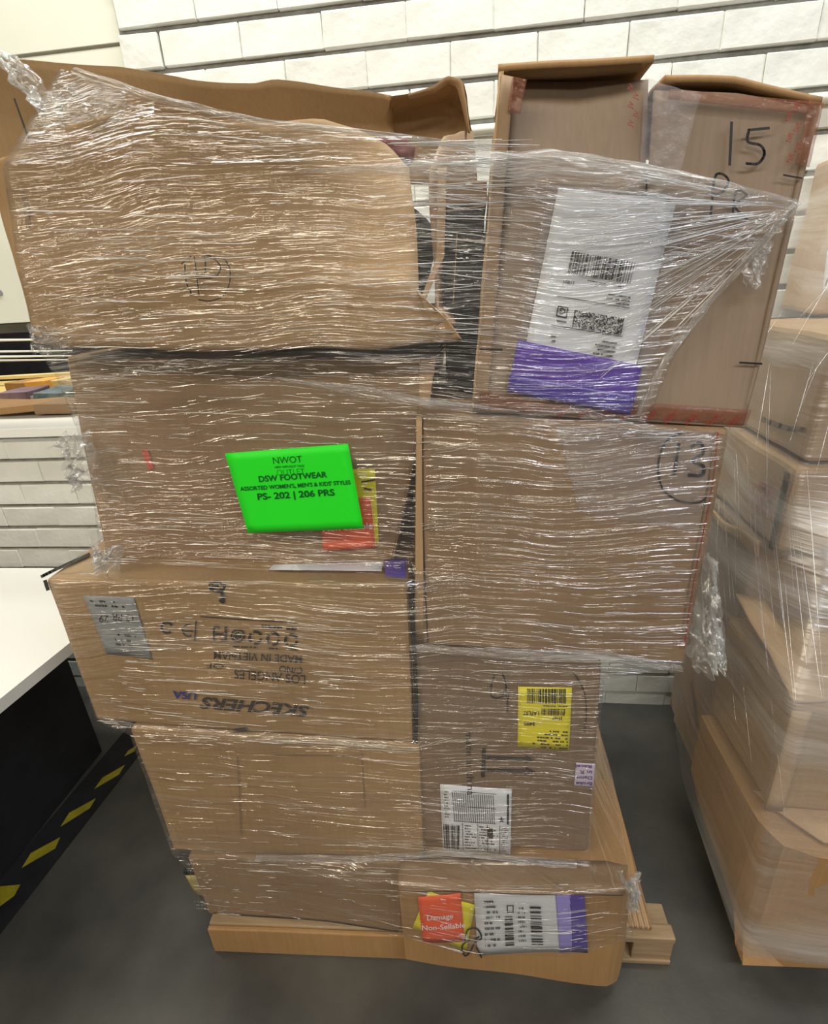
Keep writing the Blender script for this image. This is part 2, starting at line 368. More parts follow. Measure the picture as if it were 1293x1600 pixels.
# far room seen through the hatch
bw = slab('wall_far', -4.5, .2, 0, 2.6, 3.6, 3.65, M['dkcloth']); tag(bw, kind='structure', label='dark wall of the room behind the hatch')
ff = slab('floor_far', -4.5, .2, -.02, 0, YW+.26, 3.6, M['floor']); tag(ff, kind='structure', label='floor of the room behind the hatch')
def pixbox(name, x0, y0, x1, y1, Y, dep, mat, label, cat, group=None, parts=None):
    a, b = onY(x0, y1, Y), onY(x1, y0, Y); e = empty(name, ((a.x+b.x)/2, Y+dep/2, a.z), label, cat, group)
    c8 = [(a.x, Y, b.z), (b.x, Y, b.z), (b.x, Y, a.z), (a.x, Y, a.z)]; c8 += [(x, Y+dep, z) for x, _, z in c8]
    hexa('body', c8, mat, e, n=3, amp=.01, bevel=.004); 
    if parts: parts(e, a, b)
    return e
tz = onY(50, 640, 2.05).z
tb = empty('work_table', (-1.9, 2.4, 0), 'pale yellow table in the room behind the hatch', 'table')
bar('table_top', (-3.3, 2.0, tz-.04), (-1.2, 2.95, tz-.005), .004, 0, plain('yellow_board', (.75, .60, .25), .5), tb)
for lx in (-3.2, -1.3):
    for ly in (2.06, 2.88): bar('leg', (lx-.025, ly-.025, 0), (lx+.025, ly+.025, tz-.042), .003, 0, M['chrome'], tb)
def flap_part(e, a, b): bar('rim', (a.x, e.location.y-.004-.1, b.z-.006), (b.x, e.location.y-.09, b.z+.004), .001, 0, CB['light'], e)
pixbox('cardboard_tray', -160, 634, 52, 652, 1.80, .16, CB['orange'], 'long pale cardboard tray on the hatch sill at far left', 'box')
pixbox('cardboard_tray', 54, 632, 112, 650, 1.80, .16, CB['brown'], 'darker red-brown cardboard tray on the hatch sill', 'box')
pixbox('plastic_bag', 6, 612, 40, 640, 2.1, .14, noisy('purple_bag', (.14, .08, .14), (.30, .22, .28), 14), 'purple bag in the clutter behind the hatch', 'bag')
pixbox('plastic_bag', 60, 612, 100, 640, 2.1, .15, noisy('blue_bag', (.04, .08, .11), (.22, .30, .36), 16), 'blue grey bag in the clutter behind the hatch', 'bag')
pixbox('shoe_box', 38, 618, 60, 640, 2.12, .12, noisy('mixed_grey', (.1, .1, .1), (.6, .58, .5), 25), 'small grey and white box between the two bags', 'box')
pixbox('carton', 12, 598, 40, 618, 2.4, .16, CB['orange'], 'small orange carton at the back of the yellow table', 'box')
pixbox('carton', 42, 596, 66, 616, 2.4, .16, plain('amber_card', (.72, .40, .12), .6), 'amber carton beside the orange one on the yellow table', 'box')
pixbox('carton', 68, 594, 100, 616, 2.45, .16, noisy('cream_card', (.5, .4, .2), (.8, .7, .45), 14), 'cream speckled carton at the right of the yellow table', 'box')
pixbox('backboard', -160, 583, 110, 600, 2.75, .03, plain('pale_yellow_board', (.85, .70, .38), .5), 'pale yellow board standing along the back of the table', 'board')
rk = empty('wire_rack', (-1.9, 3.1, 0), 'chrome wire rack with bright rails behind the hatch', 'rack')
for py, Y in ((534, 3.05), (552, 3.1), (560, 3.05), (566, 3.15)):
    a, b = onY(-160, py, Y), onY(112, py-4, Y); v, f = [], []; tube(v, f, [a, a.lerp(b, .5), b], .009, 8); mesh('rail', v, f, plain('rail_reflection', (.95, .95, .92), .3), rk, True)  # near-white rail colour stands in for lamp reflections
for px in (-150,):
    a = onY(px, 530, 3.05); bar('post', (a.x-.01, 3.04, 0), (a.x+.01, 3.06, 1.6), .002, 0, M['chrome'], rk)

# white table with a black block for the shade below, hazard tape on the floor
tz = .73; t = empty('white_table', (-1.6, 1.0, 0), 'white topped table with black skirt left of the pallet', 'table')
a, b = onZ(0, 1085, tz), onZ(115, 1000, tz)
mesh('table_top', [(-2.6, .2, tz), (-1.07, .2, tz), (-1.0, 1.0, tz), (-.955, 1.37, tz), (-2.6, 1.37, tz)]+[(-2.6, .2, tz-.03), (-1.07, .2, tz-.03), (-1.0, 1.0, tz-.03), (-.955, 1.37, tz-.03), (-2.6, 1.37, tz-.03)],
     [(0, 1, 2, 3, 4), (9, 8, 7, 6, 5)]+[(i, i+5, (i+1) % 5+5, (i+1) % 5) for i in range(5)], M['white'], t)
bar('under_table_shade', (-2.5, .25, .0), (-1.36, 1.33, tz-.032), .004, 0, M['dkcloth'], t)  # black block added in place of the deep shade under the table
hz = empty('hazard_tape', (-1.3, 1.0, 0), 'yellow and black hazard tape on the floor beside the table', 'floor tape')
mesh('black_tape', [(-1.40, .3, .001), (-1.27, .3, .001), (-1.20, 1.5, .001), (-1.33, 1.5, .001)], [(0, 1, 2, 3)], M['dkcloth'], hz)  # black tape, drawn wider to take in the shade beside the table
for q in ([(0, 1385), (32, 1382), (22, 1400), (0, 1416)], [(34, 1356), (48, 1333), (94, 1308), (86, 1326)], [(94, 1292), (108, 1270), (150, 1247), (140, 1263)], [(147, 1233), (160, 1215), (195, 1195), (186, 1210)], [(194, 1182), (200, 1173), (214, 1164), (210, 1174)], [(-60, 1470), (-40, 1440), (0, 1412), (-14, 1432)]):
    mesh('yellow_chevron', [onZ(x, y, .0018) for x, y in q], [(3, 2, 1, 0)], M['hazard'], hz)

# ================================================================ the main pallet
PF0, PF1 = Vector((-.66, .755, 0)), Vector((.43, .800, 0))
pal = empty('wooden_pallet', (-.1, 1.1, 0), 'low wooden pallet under the tall wrapped box stack', 'pallet')
dx = (PF1-PF0).normalized(); dy = Vector((-dx.y, dx.x, 0)); PL = (PF1-PF0).length
def pbar(name, s0, s1, t0, t1, z0, z1, mat=None):
    c = [PF0+dx*s+dy*t+Vector((0, 0, z)) for z, t, s in ((z1, t0, s0), (z1, t0, s1), (z0, t0, s1), (z0, t0, s0), (z1, t1, s0), (z1, t1, s1), (z0, t1, s1), (z0, t1, s0))]
    return hexa(name, c, mat or M['wood'], pal, n=2, amp=.003, bevel=.003)
PE = (onZ(1012, 1432, .098)-PF0).dot(dx)
for i in range(8): pbar('deck_board', i*PE/8, i*PE/8+PE/8-.012, .035, .76, .080, .098)
pbar('lead_board', 0, PL, -.0, .033, .080, .098)
for t in (.30, .68): pbar('stringer', 0, PE, t, t+.08, .014, .080)
for s in (.0, PL/2-.04, PL-.09): pbar('block', s, s+.09, .004, .09, .014, .080)
pbar('bottom_board', 0, PL, 0, .10, .0, .014); pbar('bottom_board', 0, PE, .66, .76, .0, .014)
pbar('front_fascia', .0, PL*.46, -.012, -.001, .004, .094, CB['orange'])

BOXES = {}
def front_box(name, px, T, depth, cb, label, seed, amp=.005, n=10, bevel=.007, zmin=None, cat='box', zbot=None):
    """closed carton from the four pixel corners of its front (TL,TR,BR,BL) standing at distance T"""
    fc = Face(T, amp, seed); c = [onY(x, y, T) for x, y in px]
    if zbot is not None: c[2].z = zbot; c[3].z = zbot
    back = []
    for p in c: back.append(Vector((p.x, T+depth, p.z)))
    e = empty(name, ((c[2].x+c[3].x)/2, T+depth/2, min(c[2].z, c[3].z)), label, cat)
    hexa('body', c+back, cb, e, n=n, amp=.004, seed=seed, bevel=bevel, front=fc.b)
    e['_'] = 0; del e['_']; return e, fc, c

# --- lower left carton (on the pallet)
L5, f5, c5 = front_box('cardboard_box', [(292, 1338), (632, 1348), (630, 1470), (328, 1437)], .772, .50, CB['brown'], 'plain brown carton directly on the pallet, lowest of the left column', 11, zbot=.100)
stroke(f5, 'bottom_crease', [[(335, 1424), (480, 1436), (622, 1452)]], 2, M['printink'], L5)
L4, f4, c4 = front_box('cardboard_box', [(202, 1138), (656, 1168), (662, 1342), (270, 1330)], .775, .48, CB['tan'], 'plain tan carton second from the bottom of the left column', 12)
for pl in ([(565, 1172), (570, 1260)], [(372, 1180), (378, 1300)], [(430, 1178), (566, 1180)]): stroke(f4, 'panel_crease', [pl], 1.5, CB['dark'], L4)
# --- branded shoe carton
SK, fs_, cS = front_box('shoe_carton', [(70, 906), (636, 914), (646, 1160), (150, 1126)], .780, .45, CB['tan'], 'tan shoe carton with upside-down black print and recycling symbols', 13)
lab = [(129, 931), (209, 933), (238, 1030), (166, 1022)]
skl = decal(fs_, 'shipping_label', lab, M['graypaper'], SK)
text(fs_, 'label_print', '12 PR', (212, 960), (-1, -.03), 11, M['printink'], skl); text(fs_, 'label_print', '29', (170, 962), (-1, -.03), 11, M['printink'], skl)
textlines(fs_, sub(lab, .1, .05, .9, .2), 2, skl, 4); textlines(fs_, sub(lab, .3, .6, .9, .85), 3, skl, 5)
text(fs_, 'printed_name', 'SKECHERS', (485, 1101), (-1, -.085), 17, M['printink'], SK, .03, ey=(.0, 1), fit=172, shear=.25)
text(fs_, 'printed_name', 'USA', (309, 1080), (-1, -.06), 11, M['blueink'], SK, .03, fit=38)
text(fs_, 'print_line', 'LOS ANGELES', (479, 1053), (-1, -.08), 14, M['printink'], SK, .006, ey=(-.03, 1), fit=112)
text(fs_, 'print_line', 'C/NO', (474, 1040), (-1, -.06), 11, M['printink'], SK, .006, ey=(-.03, 1), fit=37)
text(fs_, 'print_line', 'OF', (352, 1035), (-1, -.06), 8, M['printink'], SK, .006, fit=28)
text(fs_, 'print_line', 'MADE IN VIETNAM', (474, 1022), (-1, -.05), 12, M['printink'], SK, .006, ey=(-.03, 1), fit=138)
stroke(fs_, 'print_rule', [[(464, 971), (315, 961)]], 1.6, M['printink'], SK)
textlines(fs_, [(464, 974), (375, 968), (375, 980), (464, 986)], 1, SK, 8); textlines(fs_, [(466, 1010), (330, 1003), (330, 1008), (466, 1015)], 1, SK, 9)
for cx, cy in ((456, 998), (428, 996), (400, 994)):
    for k in range(3):
        a0 = k*2.094+.3
        stroke(fs_, 'recycling_symbol', [[(cx+9*math.cos(a0+i*.27), cy+9*math.sin(a0+i*.27)) for i in range(6)]], 4.2, M['printink'], SK)
stroke(fs_, 'print_symbol', [[(373+10*math.cos(i*.45), 991+9*math.sin(i*.45)) for i in range(14)], [(367, 991), (379, 991)], [(373+4*math.cos(i*.8), 991+4*math.sin(i*.8)) for i in range(8)]], 3, M['printink'], SK)
stroke(fs_, 'print_symbol', [[(336, 978), (336, 998)], [(354, 978), (354, 998)], [(336, 978), (343, 978)], [(354, 998), (347, 998)], [(340, 988), (350, 988)]], 3.6, M['printink'], SK)
stroke(fs_, 'print_symbol', [[(262+8*math.cos(i*.45), 979+8*math.sin(i*.45)) for i in range(2, 14)]], 4, M['printink'], SK)
stroke(fs_, 'print_symbol', [[(296+9*math.cos(i*.45+1), 983+9*math.sin(i*.45+1)) for i in range(10)], [(287, 984), (303, 984)], [(308, 968), (306, 998)]], 2.4, M['printink'], SK)
stroke(fs_, 'marker_scrawl', [[(328, 912), (340, 908), (352, 914), (344, 922), (330, 918), (342, 914)], [(346, 918), (350, 938), (345, 936)]], 4.5, M['ink'], SK)
stroke(fs_, 'dark_edge', [[(641, 918), (646, 1000), (650, 1090), (649, 1158)]], 7, M['ink'], SK, .0022)  # dark line down the right edge of the front
for el in ([(368, 1139), (386, 1137)], [(72, 907), (76, 920)]): stroke(fs_, 'dark_edge', [el], 6, M['printink'], SK, .0022)
zt = (cS[0].z+cS[1].z)/2; tf = TopFace(zt+.005)
decal(tf, 'shipping_label', [(428, 885), (598, 880), (596, 895), (420, 893)], M['paper'], SK, .004); textlines(tf, [(500, 884), (590, 882), (588, 892), (500, 892)], 1, SK, 14)
decal(tf, 'violet_pouch', [(600, 878), (636, 874), (634, 906), (602, 903)], M['purple'], SK, .004)
stroke(tf, 'dark_edge', [[(66, 903), (92, 890), (140, 868)]], 5, M['ink'], SK, .003)  # worn dark edge along the top left
# --- second carton of the left column (behind the sign)
L2, f2, c2 = front_box('cardboard_box', [(100, 557), (681, 560), (614, 886), (164, 873)], .860, .45, CB['brown'], 'brown carton behind the bright green sign', 14)
stroke(f2, 'red_smear', [[(228, 704), (236, 730)]], 9, plain('red_marker', (.55, .09, .05), .6), L2)
decal(f2, 'yellow_sticker', [(548, 733), (586, 732), (592, 850), (556, 852)], M['yellow'], L2, .002)
dq = [(498, 782), (579, 776), (587, 855), (506, 860)]
rs2 = decal(f2, 'red_sticker', dq, M['red'], L2, .004); text(f2, 'sticker_print', 'Non-Sellable', (505, 829), (1, -.07), 9, M['whiteink'], rs2, .01, off=.006, fit=78)
stroke(f2, 'sticker_mark', [[(566, 752), (586, 748)], [(570, 762), (580, 764)]], 3, M['printink'], L2, .004)
decal(f2, 'side_fold', [(655, 562), (681, 562), (668, 650), (655, 650)], CB['light'], L2, .0015)

# --- torn open carton at the top left
TL = empty('open_box', (-.35, 1.03, 1.42), 'large open tan carton with torn flaps on top of the left column', 'box')
T1 = .80
P = lambda pts, T: [onY(x, y, T) for x, y in pts]
sheet('front_panel', [P([(-8, 246), (40, 226), (100, 203), (180, 178), (300, 186), (430, 196)], T1+.002)+[onY(500, 188, T1+.03), onY(560, 200, T1+.06), onY(605, 225, T1+.075), onY(640, 262, T1+.08)],
                      P([(0, 320), (200, 320), (430, 320)], T1+.016)+[onY(600, 322, T1+.04), onY(648, 330, T1+.045)], P([(30, 440), (240, 440), (430, 445), (600, 450), (650, 455)], T1-.004),
                      P([(52, 535), (240, 548), (430, 548), (600, 543), (715, 532)], T1)], CB['tan'], TL, 40, 8, .006, .006, 3)
fT = Face(T1-.012, 0, 0)
bT = onY(60, 545, T1).z
sheet('torn_corner', [[onY(650, 452, T1-.002), onY(668, 470, T1-.02)], [onY(668, 492, T1-.006), onY(700, 498, T1-.022)], [onY(690, 532, T1-.004), onY(722, 528, T1-.02)]], CB['light'], TL, 10, 5, .006, .008, 8)
yb = 1.235
sheet('back_panel', [P([(-70, 84), (0, 92), (60, 96), (185, 105), (300, 125), (400, 130), (430, 124), (480, 130), (560, 142), (612, 150)], yb-.04), P([(-40, 190), (200, 190), (430, 200), (614, 200)], yb), P([(10, 300), (200, 300), (430, 310), (625, 320)], yb)], CB['tan'], TL, 60, 6, .006, .004, 5)
sheet('torn_flap', [P([(608, 152), (640, 146), (680, 138), (700, 122), (722, 128), (728, 150)], yb-.06), P([(606, 190), (640, 178), (680, 166), (705, 160), (722, 176), (736, 205)], yb+.02), P([(612, 290), (680, 290), (745, 300)], yb+.03)], CB['tan'], TL, 24, 6, .006, .008, 15)
sheet('torn_lip', [P([(640, 147), (680, 136), (700, 121), (724, 127), (732, 160), (738, 208)], yb-.085), P([(642, 154), (682, 146), (702, 133), (716, 138), (724, 164), (734, 208)], yb-.075)], CB['light'], TL, 24, 2, .008, .006, 25)
lx0, lx1 = onY(0, 300, T1).x, onY(700, 500, T1).x
sheet('left_panel', [[Vector((lx0+.02, T1+.012, 1.66)), Vector((lx0+.0, yb-.03, 1.78))], [Vector((lx0-.002, T1+.012, bT)), Vector((lx0-.002, yb, bT))]], CB['brown'], TL, 12, 10, .006, .004, 7, axis=0)
sheet('right_panel', [[onY(672, 262, .90), onY(690, 215, 1.0), onY(735, 205, yb)], [onY(676, 480, .86), onY(690, 470, 1.0), onY(735, 470, yb)], [Vector((lx1, .82, bT+.005)), Vector((lx1, 1.0, bT+.005)), Vector((lx1, yb, bT+.005))]], CB['brown'], TL, 14, 8, .006, .006, 9, axis=0)
sheet('bottom_panel', [[Vector((lx0, T1+.01, bT+.002)), Vector((lx1, T1+.01, bT-.014))], [Vector((lx0, yb, bT+.002)), Vector((lx1, yb, bT-.014))]], CB['brown'], TL, 10, 8, .005, .001, 2, axis=2)
sheet('fold_strip', [[onY(683, 262, .835), onY(697, 262, .84)], [onY(682, 400, .835), onY(694, 400, .84)], [onY(655, 470, .82), onY(664, 468, .82)]], CB['light'], TL, 4, 12, .004, .002, 19)
stroke(fT, 'marker_circle', [[(318, 402), (350, 404), (361, 430), (352, 460), (330, 470), (312, 468)], [(285, 412), (300, 400)], [(305, 402), (312, 462)], [(318, 402), (330, 400), (345, 416), (338, 432), (312, 436)], [(322, 404), (322, 430)], [(290, 412), (292, 440), (302, 462)]], 2, M['printink'], TL)
fL = Face(1.18, 0, 0)
stroke(fL, 'panel_seam', [[(24, 155), (46, 216)]], 3, M['printink'], TL)
# contents that show in the torn side
def lump(name, c, r, mat, label, cat, seed, n=3):
    bm = bmesh.new(); bmesh.ops.create_icosphere(bm, subdivisions=n, radius=1)
    for v in bm.verts:
        d = 1+.22*N(v.co.x*2, v.co.y*2, v.co.z*2+seed)+.10*N(v.co.x*6, v.co.y*6, v.co.z*6+seed)
        q = [math.copysign(abs(a)**.75, a) for a in v.co]; v.co = Vector((q[0]*r[0], q[1]*r[1], q[2]*r[2]))*d+Vector(c)
    me = bpy.data.meshes.new(name); bm.to_mesh(me); bm.free(); me.materials.append(mat)
    for p in me.polygons: p.use_smooth = True
    o = bpy.data.objects.new(name, me); COL.objects.link(o); return tag(o, label, cat)
c = onY(655, 300, .98); lump('black_bag', (c.x-.075, 1.0, 1.53), (.085, .10, .10), M['dkcloth'], 'crumpled black bag inside the torn top left carton', 'bag', 2)
c = onY(622, 206, 1.08); lump('red_garment', (c.x-.012, 1.1, c.z-.026), (.035, .035, .022), M['redcloth'], 'dark red item inside the torn top left carton', 'clothing', 5)
c = onY(700, 380, .98); e = empty('dark_shoebox', (c.x+.03, 1.04, 1.333), 'black patterned shoe box standing in the gap between the two top cartons', 'box')
bx0, bx1 = onY(692, 450, .95).x, onY(757, 450, .95).x
bar('body', (bx0, .95, 1.333), (bx1, 1.22, 1.60), .004, 0, M['dkcloth'], e)
bar('lid', (bx0-.004, .946, 1.602), (bx1+.004, 1.224, 1.63), .003, 0, CB['dark'], e)
fb = Face(.949, 0, 0); stroke(fb, 'pale_line', [[(714, 365), (710, 430), (708, 470)], [(680, 372), (756, 376)], [(690, 330), (756, 322)]], 1.6, CB['light'], e, .002)

# --- lower right cartons
DMT = .722
DM, fd, cD = front_box('cardboard_box', [(622, 1383), (1002, 1394), (976, 1546), (634, 1500)], DMT, .26, CB['orange'], 'bulging orange-brown carton with red damage sticker at the bottom right', 21, amp=.008, n=24, bevel=.004)
for ch in DM.children:
    for v in ch.data.vertices:
        x1_ = cD[1].x+(cD[2].x-cD[1].x)*(cD[1].z-v.co.z)/(cD[1].z-cD[2].z); r_ = .05; qx, qy = x1_-r_, DMT+r_
        if v.co.x > qx and v.co.y < qy:
            dv = Vector((v.co.x-qx, v.co.y-qy)); mx_ = max(abs(dv.x), abs(dv.y))
            if mx_ > r_*.7: dv = dv.normalized()*mx_; v.co.x, v.co.y = qx+dv.x, qy+dv.y
        if v.co.y > .76 and v.co.z < .106: v.co.z = .106
zt = cD[0].z
sheet('top_flap', [[Vector((cD[0].x-.004, DMT+.06, zt-.004)), Vector((cD[1].x-.01, DMT+.06, cD[1].z-.004))], [Vector((cD[0].x+.004, DMT-.006, zt+.006)), Vector((cD[1].x-.035, DMT-.006, cD[1].z+.006))], [Vector((cD[0].x+.006, DMT-.010, zt-.003)), Vector((cD[1].x-.037, DMT-.010, cD[1].z-.003))]], CB['brown'], DM, 24, 4, .005, .005, 4, axis=2)
wl_ = [(740, 1388), (880, 1384), (884, 1486), (746, 1489)]
dml = decal(fd, 'shipping_label', wl_, M['paper'], DM, .004, wob=.002)
decal(fd, 'violet_pouch', [(866, 1384), (890, 1384), (893, 1484), (874, 1486)], M['purple_l'], DM, .0058); decal(fd, 'violet_pouch', [(888, 1384), (911, 1385), (917, 1484), (892, 1484)], M['purple'], DM, .0058)
decal(fd, 'yellow_sticker', [(669, 1388), (742, 1412), (728, 1482), (644, 1445)], M['yellow'], DM, .003)
dmr = decal(fd, 'red_sticker', [(653, 1396), (719, 1390), (726, 1465), (661, 1466)], M['red'], DM, .005)
text(fd, 'sticker_print', 'Damage', (667, 1430), (1, -.06), 7.5, M['whiteink'], dmr, .012, off=.0068, fit=41); text(fd, 'sticker_print', 'Non-Sellable', (659, 1445), (1, -.04), 7.5, M['whiteink'], dmr, .012, off=.0068, fit=68)
barcode(fd, [(827, 1412), (844, 1412), (848, 1473), (830, 1473)], 26, dml, 5, False, .0085); barcode(fd, [(788, 1428), (800, 1428), (803, 1473), (789, 1473)], 22, dml, 6, False, .0085)
stroke(fd, 'label_box', [[(792, 1411), (801, 1411)], [(801, 1411), (801, 1422)], [(801, 1422), (792, 1422)], [(792, 1422), (792, 1411)]], 1.5, M['ink'], dml, .0085)
textlines(fd, [(755, 1400), (782, 1400), (784, 1475), (758, 1475)], 9, dml, 7, off=.0085); textlines(fd, [(808, 1412), (822, 1412), (824, 1470), (810, 1470)], 8, dml, 17, off=.0085)
stroke(fd, 'marker_scrawl', [[(726, 1466), (730, 1448), (744, 1446), (752, 1460), (742, 1466), (734, 1480), (726, 1486), (722, 1470), (734, 1462)], [(742, 1462), (748, 1458)], [(744, 1474), (752, 1490)]], 2.4, M['ink'], DM, .0065)
MC, fm, cM = front_box('cardboard_box', [(640, 1012), (941, 1036), (916, 1353), (658, 1345)], .785, .42, CB['dark'], 'brown carton with yellow barcode label and two printed arrows', 22, zbot=.392)
yq = [(809, 1071), (893, 1073), (888, 1170), (808, 1167)]
myl = decal(fm, 'yellow_label', yq, M['yellow'], MC)
barcode(fm, [(823, 1073), (883, 1074), (883, 1097), (823, 1096)], 46, myl, 2); barcode(fm, [(845, 1104), (882, 1105), (881, 1115), (845, 1114)], 40, myl, 3)
text(fm, 'label_print', 'LAPL97', (842, 1109), (-1, -.02), 6.5, M['ink'], myl, .02, fit=25); text(fm, 'label_print', '39187', (878, 1117), (-1, -.02), 5.5, M['ink'], myl, .02, fit=16); text(fm, 'label_print', '3495', (836, 1126), (-1, -.02), 6, M['ink'], myl, .02, fit=18)
textlines(fm, [(886, 1099), (830, 1098), (830, 1102), (886, 1103)], 1, myl, 3, fill=.9); textlines(fm, [(886, 1138), (830, 1136), (830, 1167), (886, 1169)], 6, myl, 21)
wq = [(687, 1224), (799, 1231), (797, 1335), (692, 1327)]
mwl = decal(fm, 'shipping_label', wq, M['paper'], MC)
barcode(fm, [(692, 1285), (718, 1287), (717, 1325), (694, 1323)], 16, mwl, 8)
gl = [[Q(wq, .17+k*.03, .10), Q(wq, .19+k*.03, .53)] for k in range(20)]
STUFF(fm, 'label_table', gl, .9, M['printink'], mwl, .0034); STUFF(fm, 'label_table', [[Q(wq, .18, v), Q(wq, .78, v)] for v in (.08, .3, .53)], .8, M['printink'], mwl, .0034)
stroke(fm, 'label_bar', [[Q(wq, .95, .08), Q(wq, .955, .52)]], 3, M['ink'], mwl, .0034)
STUFF(fm, 'label_rules', [[Q(wq, u, .55), Q(wq, u, .97)] for u in (.30, .52, .66, .84)], .9, M['printink'], mwl, .0034)
textlines(fm, sub(wq, .33, .57, .50, .95), 9, mwl, 31); textlines(fm, sub(wq, .54, .57, .82, .95), 9, mwl, 32); textlines(fm, sub(wq, .86, .57, .96, .95), 12, mwl, 33); textlines(fm, sub(wq, .05, .08, .12, .5), 10, mwl, 34)
quads(fm, 'matrix_patch', [sub(wq, .66, .60, .74, .76)], M['printink'], mwl, .0034)
sx, sy = 783, 1278; st = [(sx+(5.5 if i % 2 == 0 else 2.2)*math.sin(i*math.pi/5), sy-(5.5 if i % 2 == 0 else 2.2)*math.cos(i*math.pi/5)) for i in range(10)]
quads(fm, 'star_mark', [[(sx, sy), st[i], st[(i+1) % 10]] for i in range(10)], M['ink'], mwl, .0036)
text(fm, 'printed_origin', 'made in china', (727, 1142), (.03, 1), 11.5, M['printink'], MC, .0, ey=(1, -.02), fit=98)
stroke(fm, 'arrow_base', [[(756, 1171), (754, 1211)]], 6, M['printink'], MC)
for y in (1183, 1202):
    stroke(fm, 'printed_arrow', [[(762, y), (824, y+1.5)]], 5.5, M['printink'], MC); quads(fm, 'printed_arrow_head', [[(821, y-5), (836, y+1.5), (820, y+8)]], M['printink'], MC, .0026)
stroke(fm, 'marker_number', [[(772, 1052), (767, 1070), (768, 1086), (780, 1088), (790, 1076), (788, 1060), (784, 1050)], [(782, 1088), (794, 1084)], [(793, 1086), (792, 1110)]], 2.6, M['printink'], MC)
stroke(fm, 'marker_number', [[(896, 1050), (912, 1080), (915, 1110), (912, 1140)]], 2, M['printink'], MC)
pq = [(899, 1189), (929, 1191), (926, 1230), (896, 1228)]
mrs = decal(fm, 'receiving_sticker', pq, M['lilac'], MC)
for i, s in enumerate(('Broke', 'Dama', 'in R', 'Recei')):
    text(fm, 'sticker_print', s, (925-i*.3, 1220-i*9.3), (-1, -.02), 5.5, M['purpleink'], mrs, .02, fit=(26, 25, 20, 26)[i])

# --- carton with the handwritten 13
B13, f13, c13 = front_box('cardboard_box', [(648, 648), (1142, 671), (1069, 1038), (646, 1006)], .790, .44, CB['brown'], 'brown carton with circled handwritten 13, middle of the right column', 23)
f13b = Face(.790, .005, 23)
decal(f13, 'edge_fold', [(650, 650), (659, 650), (662, 1004), (648, 1003)], CB['light'], B13, .0016); stroke(f13, 'fold_line', [[(660, 652), (661, 830), (668, 1002)]], 1.8, M['printink'], B13, .0018)
stroke(f13, 'crush_line', [[(1118, 676), (1108, 760), (1082, 890), (1064, 1010)]], 4.5, CB['dark'], B13); stroke(f13, 'crush_line', [[(1121, 676), (1111, 760), (1085, 890), (1067, 1010)]], 2, M['redprint'], B13)
stroke(f13, 'marker_number', [[(1060, 694), (1053, 740)], [(1080, 698), (1094, 692), (1098, 708), (1082, 720), (1098, 728), (1096, 742), (1076, 742)]], 5, M['ink'], B13)
stroke(f13, 'marker_circle', [[(1064, 676), (1040, 690), (1028, 724), (1034, 762), (1060, 782), (1092, 784), (1108, 770)]], 3.2, M['printink'], B13)
decal(f13, 'packing_tape', [(868, 664), (1118, 674), (1090, 830), (905, 800)], M['tape'], B13, .0014, 16, 10, wob=.004)
# --- carton with the handwritten 15: hollow, two front flaps meeting at a taped seam
T15 = .80
BX = empty('cardboard_box', (.19, 1.0, 1.29), 'greyish carton with handwritten 15 and a large shipping label on top of the right column', 'box')
q15 = [(781, 112), (1285, 160), (1163, 665), (738, 640)]
A, B, C_, D = [onY(x, y, T15) for x, y in q15]
DP = .42; bk = lambda p: Vector((p.x, p.y+DP, p.z))
S1 = onY(1030, 97, T15)
top_mid_hi, top_mid_lo = onY(1024, 98, T15), onY(1038, 131, T15)
sheet('top_panel', [[A, top_mid_hi], [bk(A), bk(top_mid_hi)]], CB['orange'], BX, 14, 8, .007, .004, 41, axis=2)
sheet('top_panel', [[top_mid_lo, onY(1150, 133, T15), B], [bk(top_mid_lo), bk(onY(1150, 133, T15)), bk(B)]], CB['orange'], BX, 14, 8, .007, .004, 42, axis=2)
sheet('left_panel', [[A, bk(A)], [D, bk(D)]], CB['light'], BX, 10, 10, .006, .003, 43, axis=0)
sheet('right_panel', [[B, bk(B)], [C_, bk(C_)]], CB['grey'], BX, 10, 10, -.006, .003, 44, axis=0)
sheet('bottom_panel', [[D, C_], [bk(D), bk(C_)]], CB['grey'], BX, 12, 8, -.003, .001, 45, axis=2)
sheet('back_panel', [[bk(A), bk(B)], [bk(D), bk(C_)]], CB['grey'], BX, 10, 8, .006, .002, 46)
f15 = Face(T15-.002, 0, 0)
sheet('left_flap', [[onY(797, 128, T15+.035), onY(900, 128, T15+.042), onY(1012, 124, T15+.03)], [onY(789, 330, T15+.006), onY(900, 330, T15+.006), onY(1008, 330, T15+.004)], [onY(742, 640, T15), onY(870, 648, T15), onY(985, 655, T15)]], CB['grey'], BX, 16, 12, .005, .001, 47)
sheet('right_flap', [[onY(1022, 141, T15+.006), onY(1150, 146, T15+.006), onY(1276, 166, T15+.004)], [onY(985, 655, T15), onY(1070, 660, T15), onY(1161, 665, T15)]], CB['grey'], BX, 16, 16, .005, .001, 48)
sheet('corner_strip', [[onY(783, 116, T15-.003), onY(802, 120, T15-.004)], [onY(740, 640, T15-.003), onY(762, 640, T15-.004)]], CB['brown'], BX, 4, 12, .004, .001, 49)
decal(f15, 'seam_tape', [(1006, 124), (1092, 150), (1055, 292), (996, 280)], M['tape'], BX, .003, 12, 14, wob=.008)
decal(f15, 'label_tape', [(858, 286), (1080, 300), (1004, 640), (792, 610)], M['tape'], BX, .0020, 12, 14, wob=.003)
l15 = [(872, 292), (1054, 318), (982, 612), (812, 580)]
bxl = decal(f15, 'shipping_label', l15, M['paper'], BX, .0032, 10, 14, wob=.003)
W2 = lambda q: q
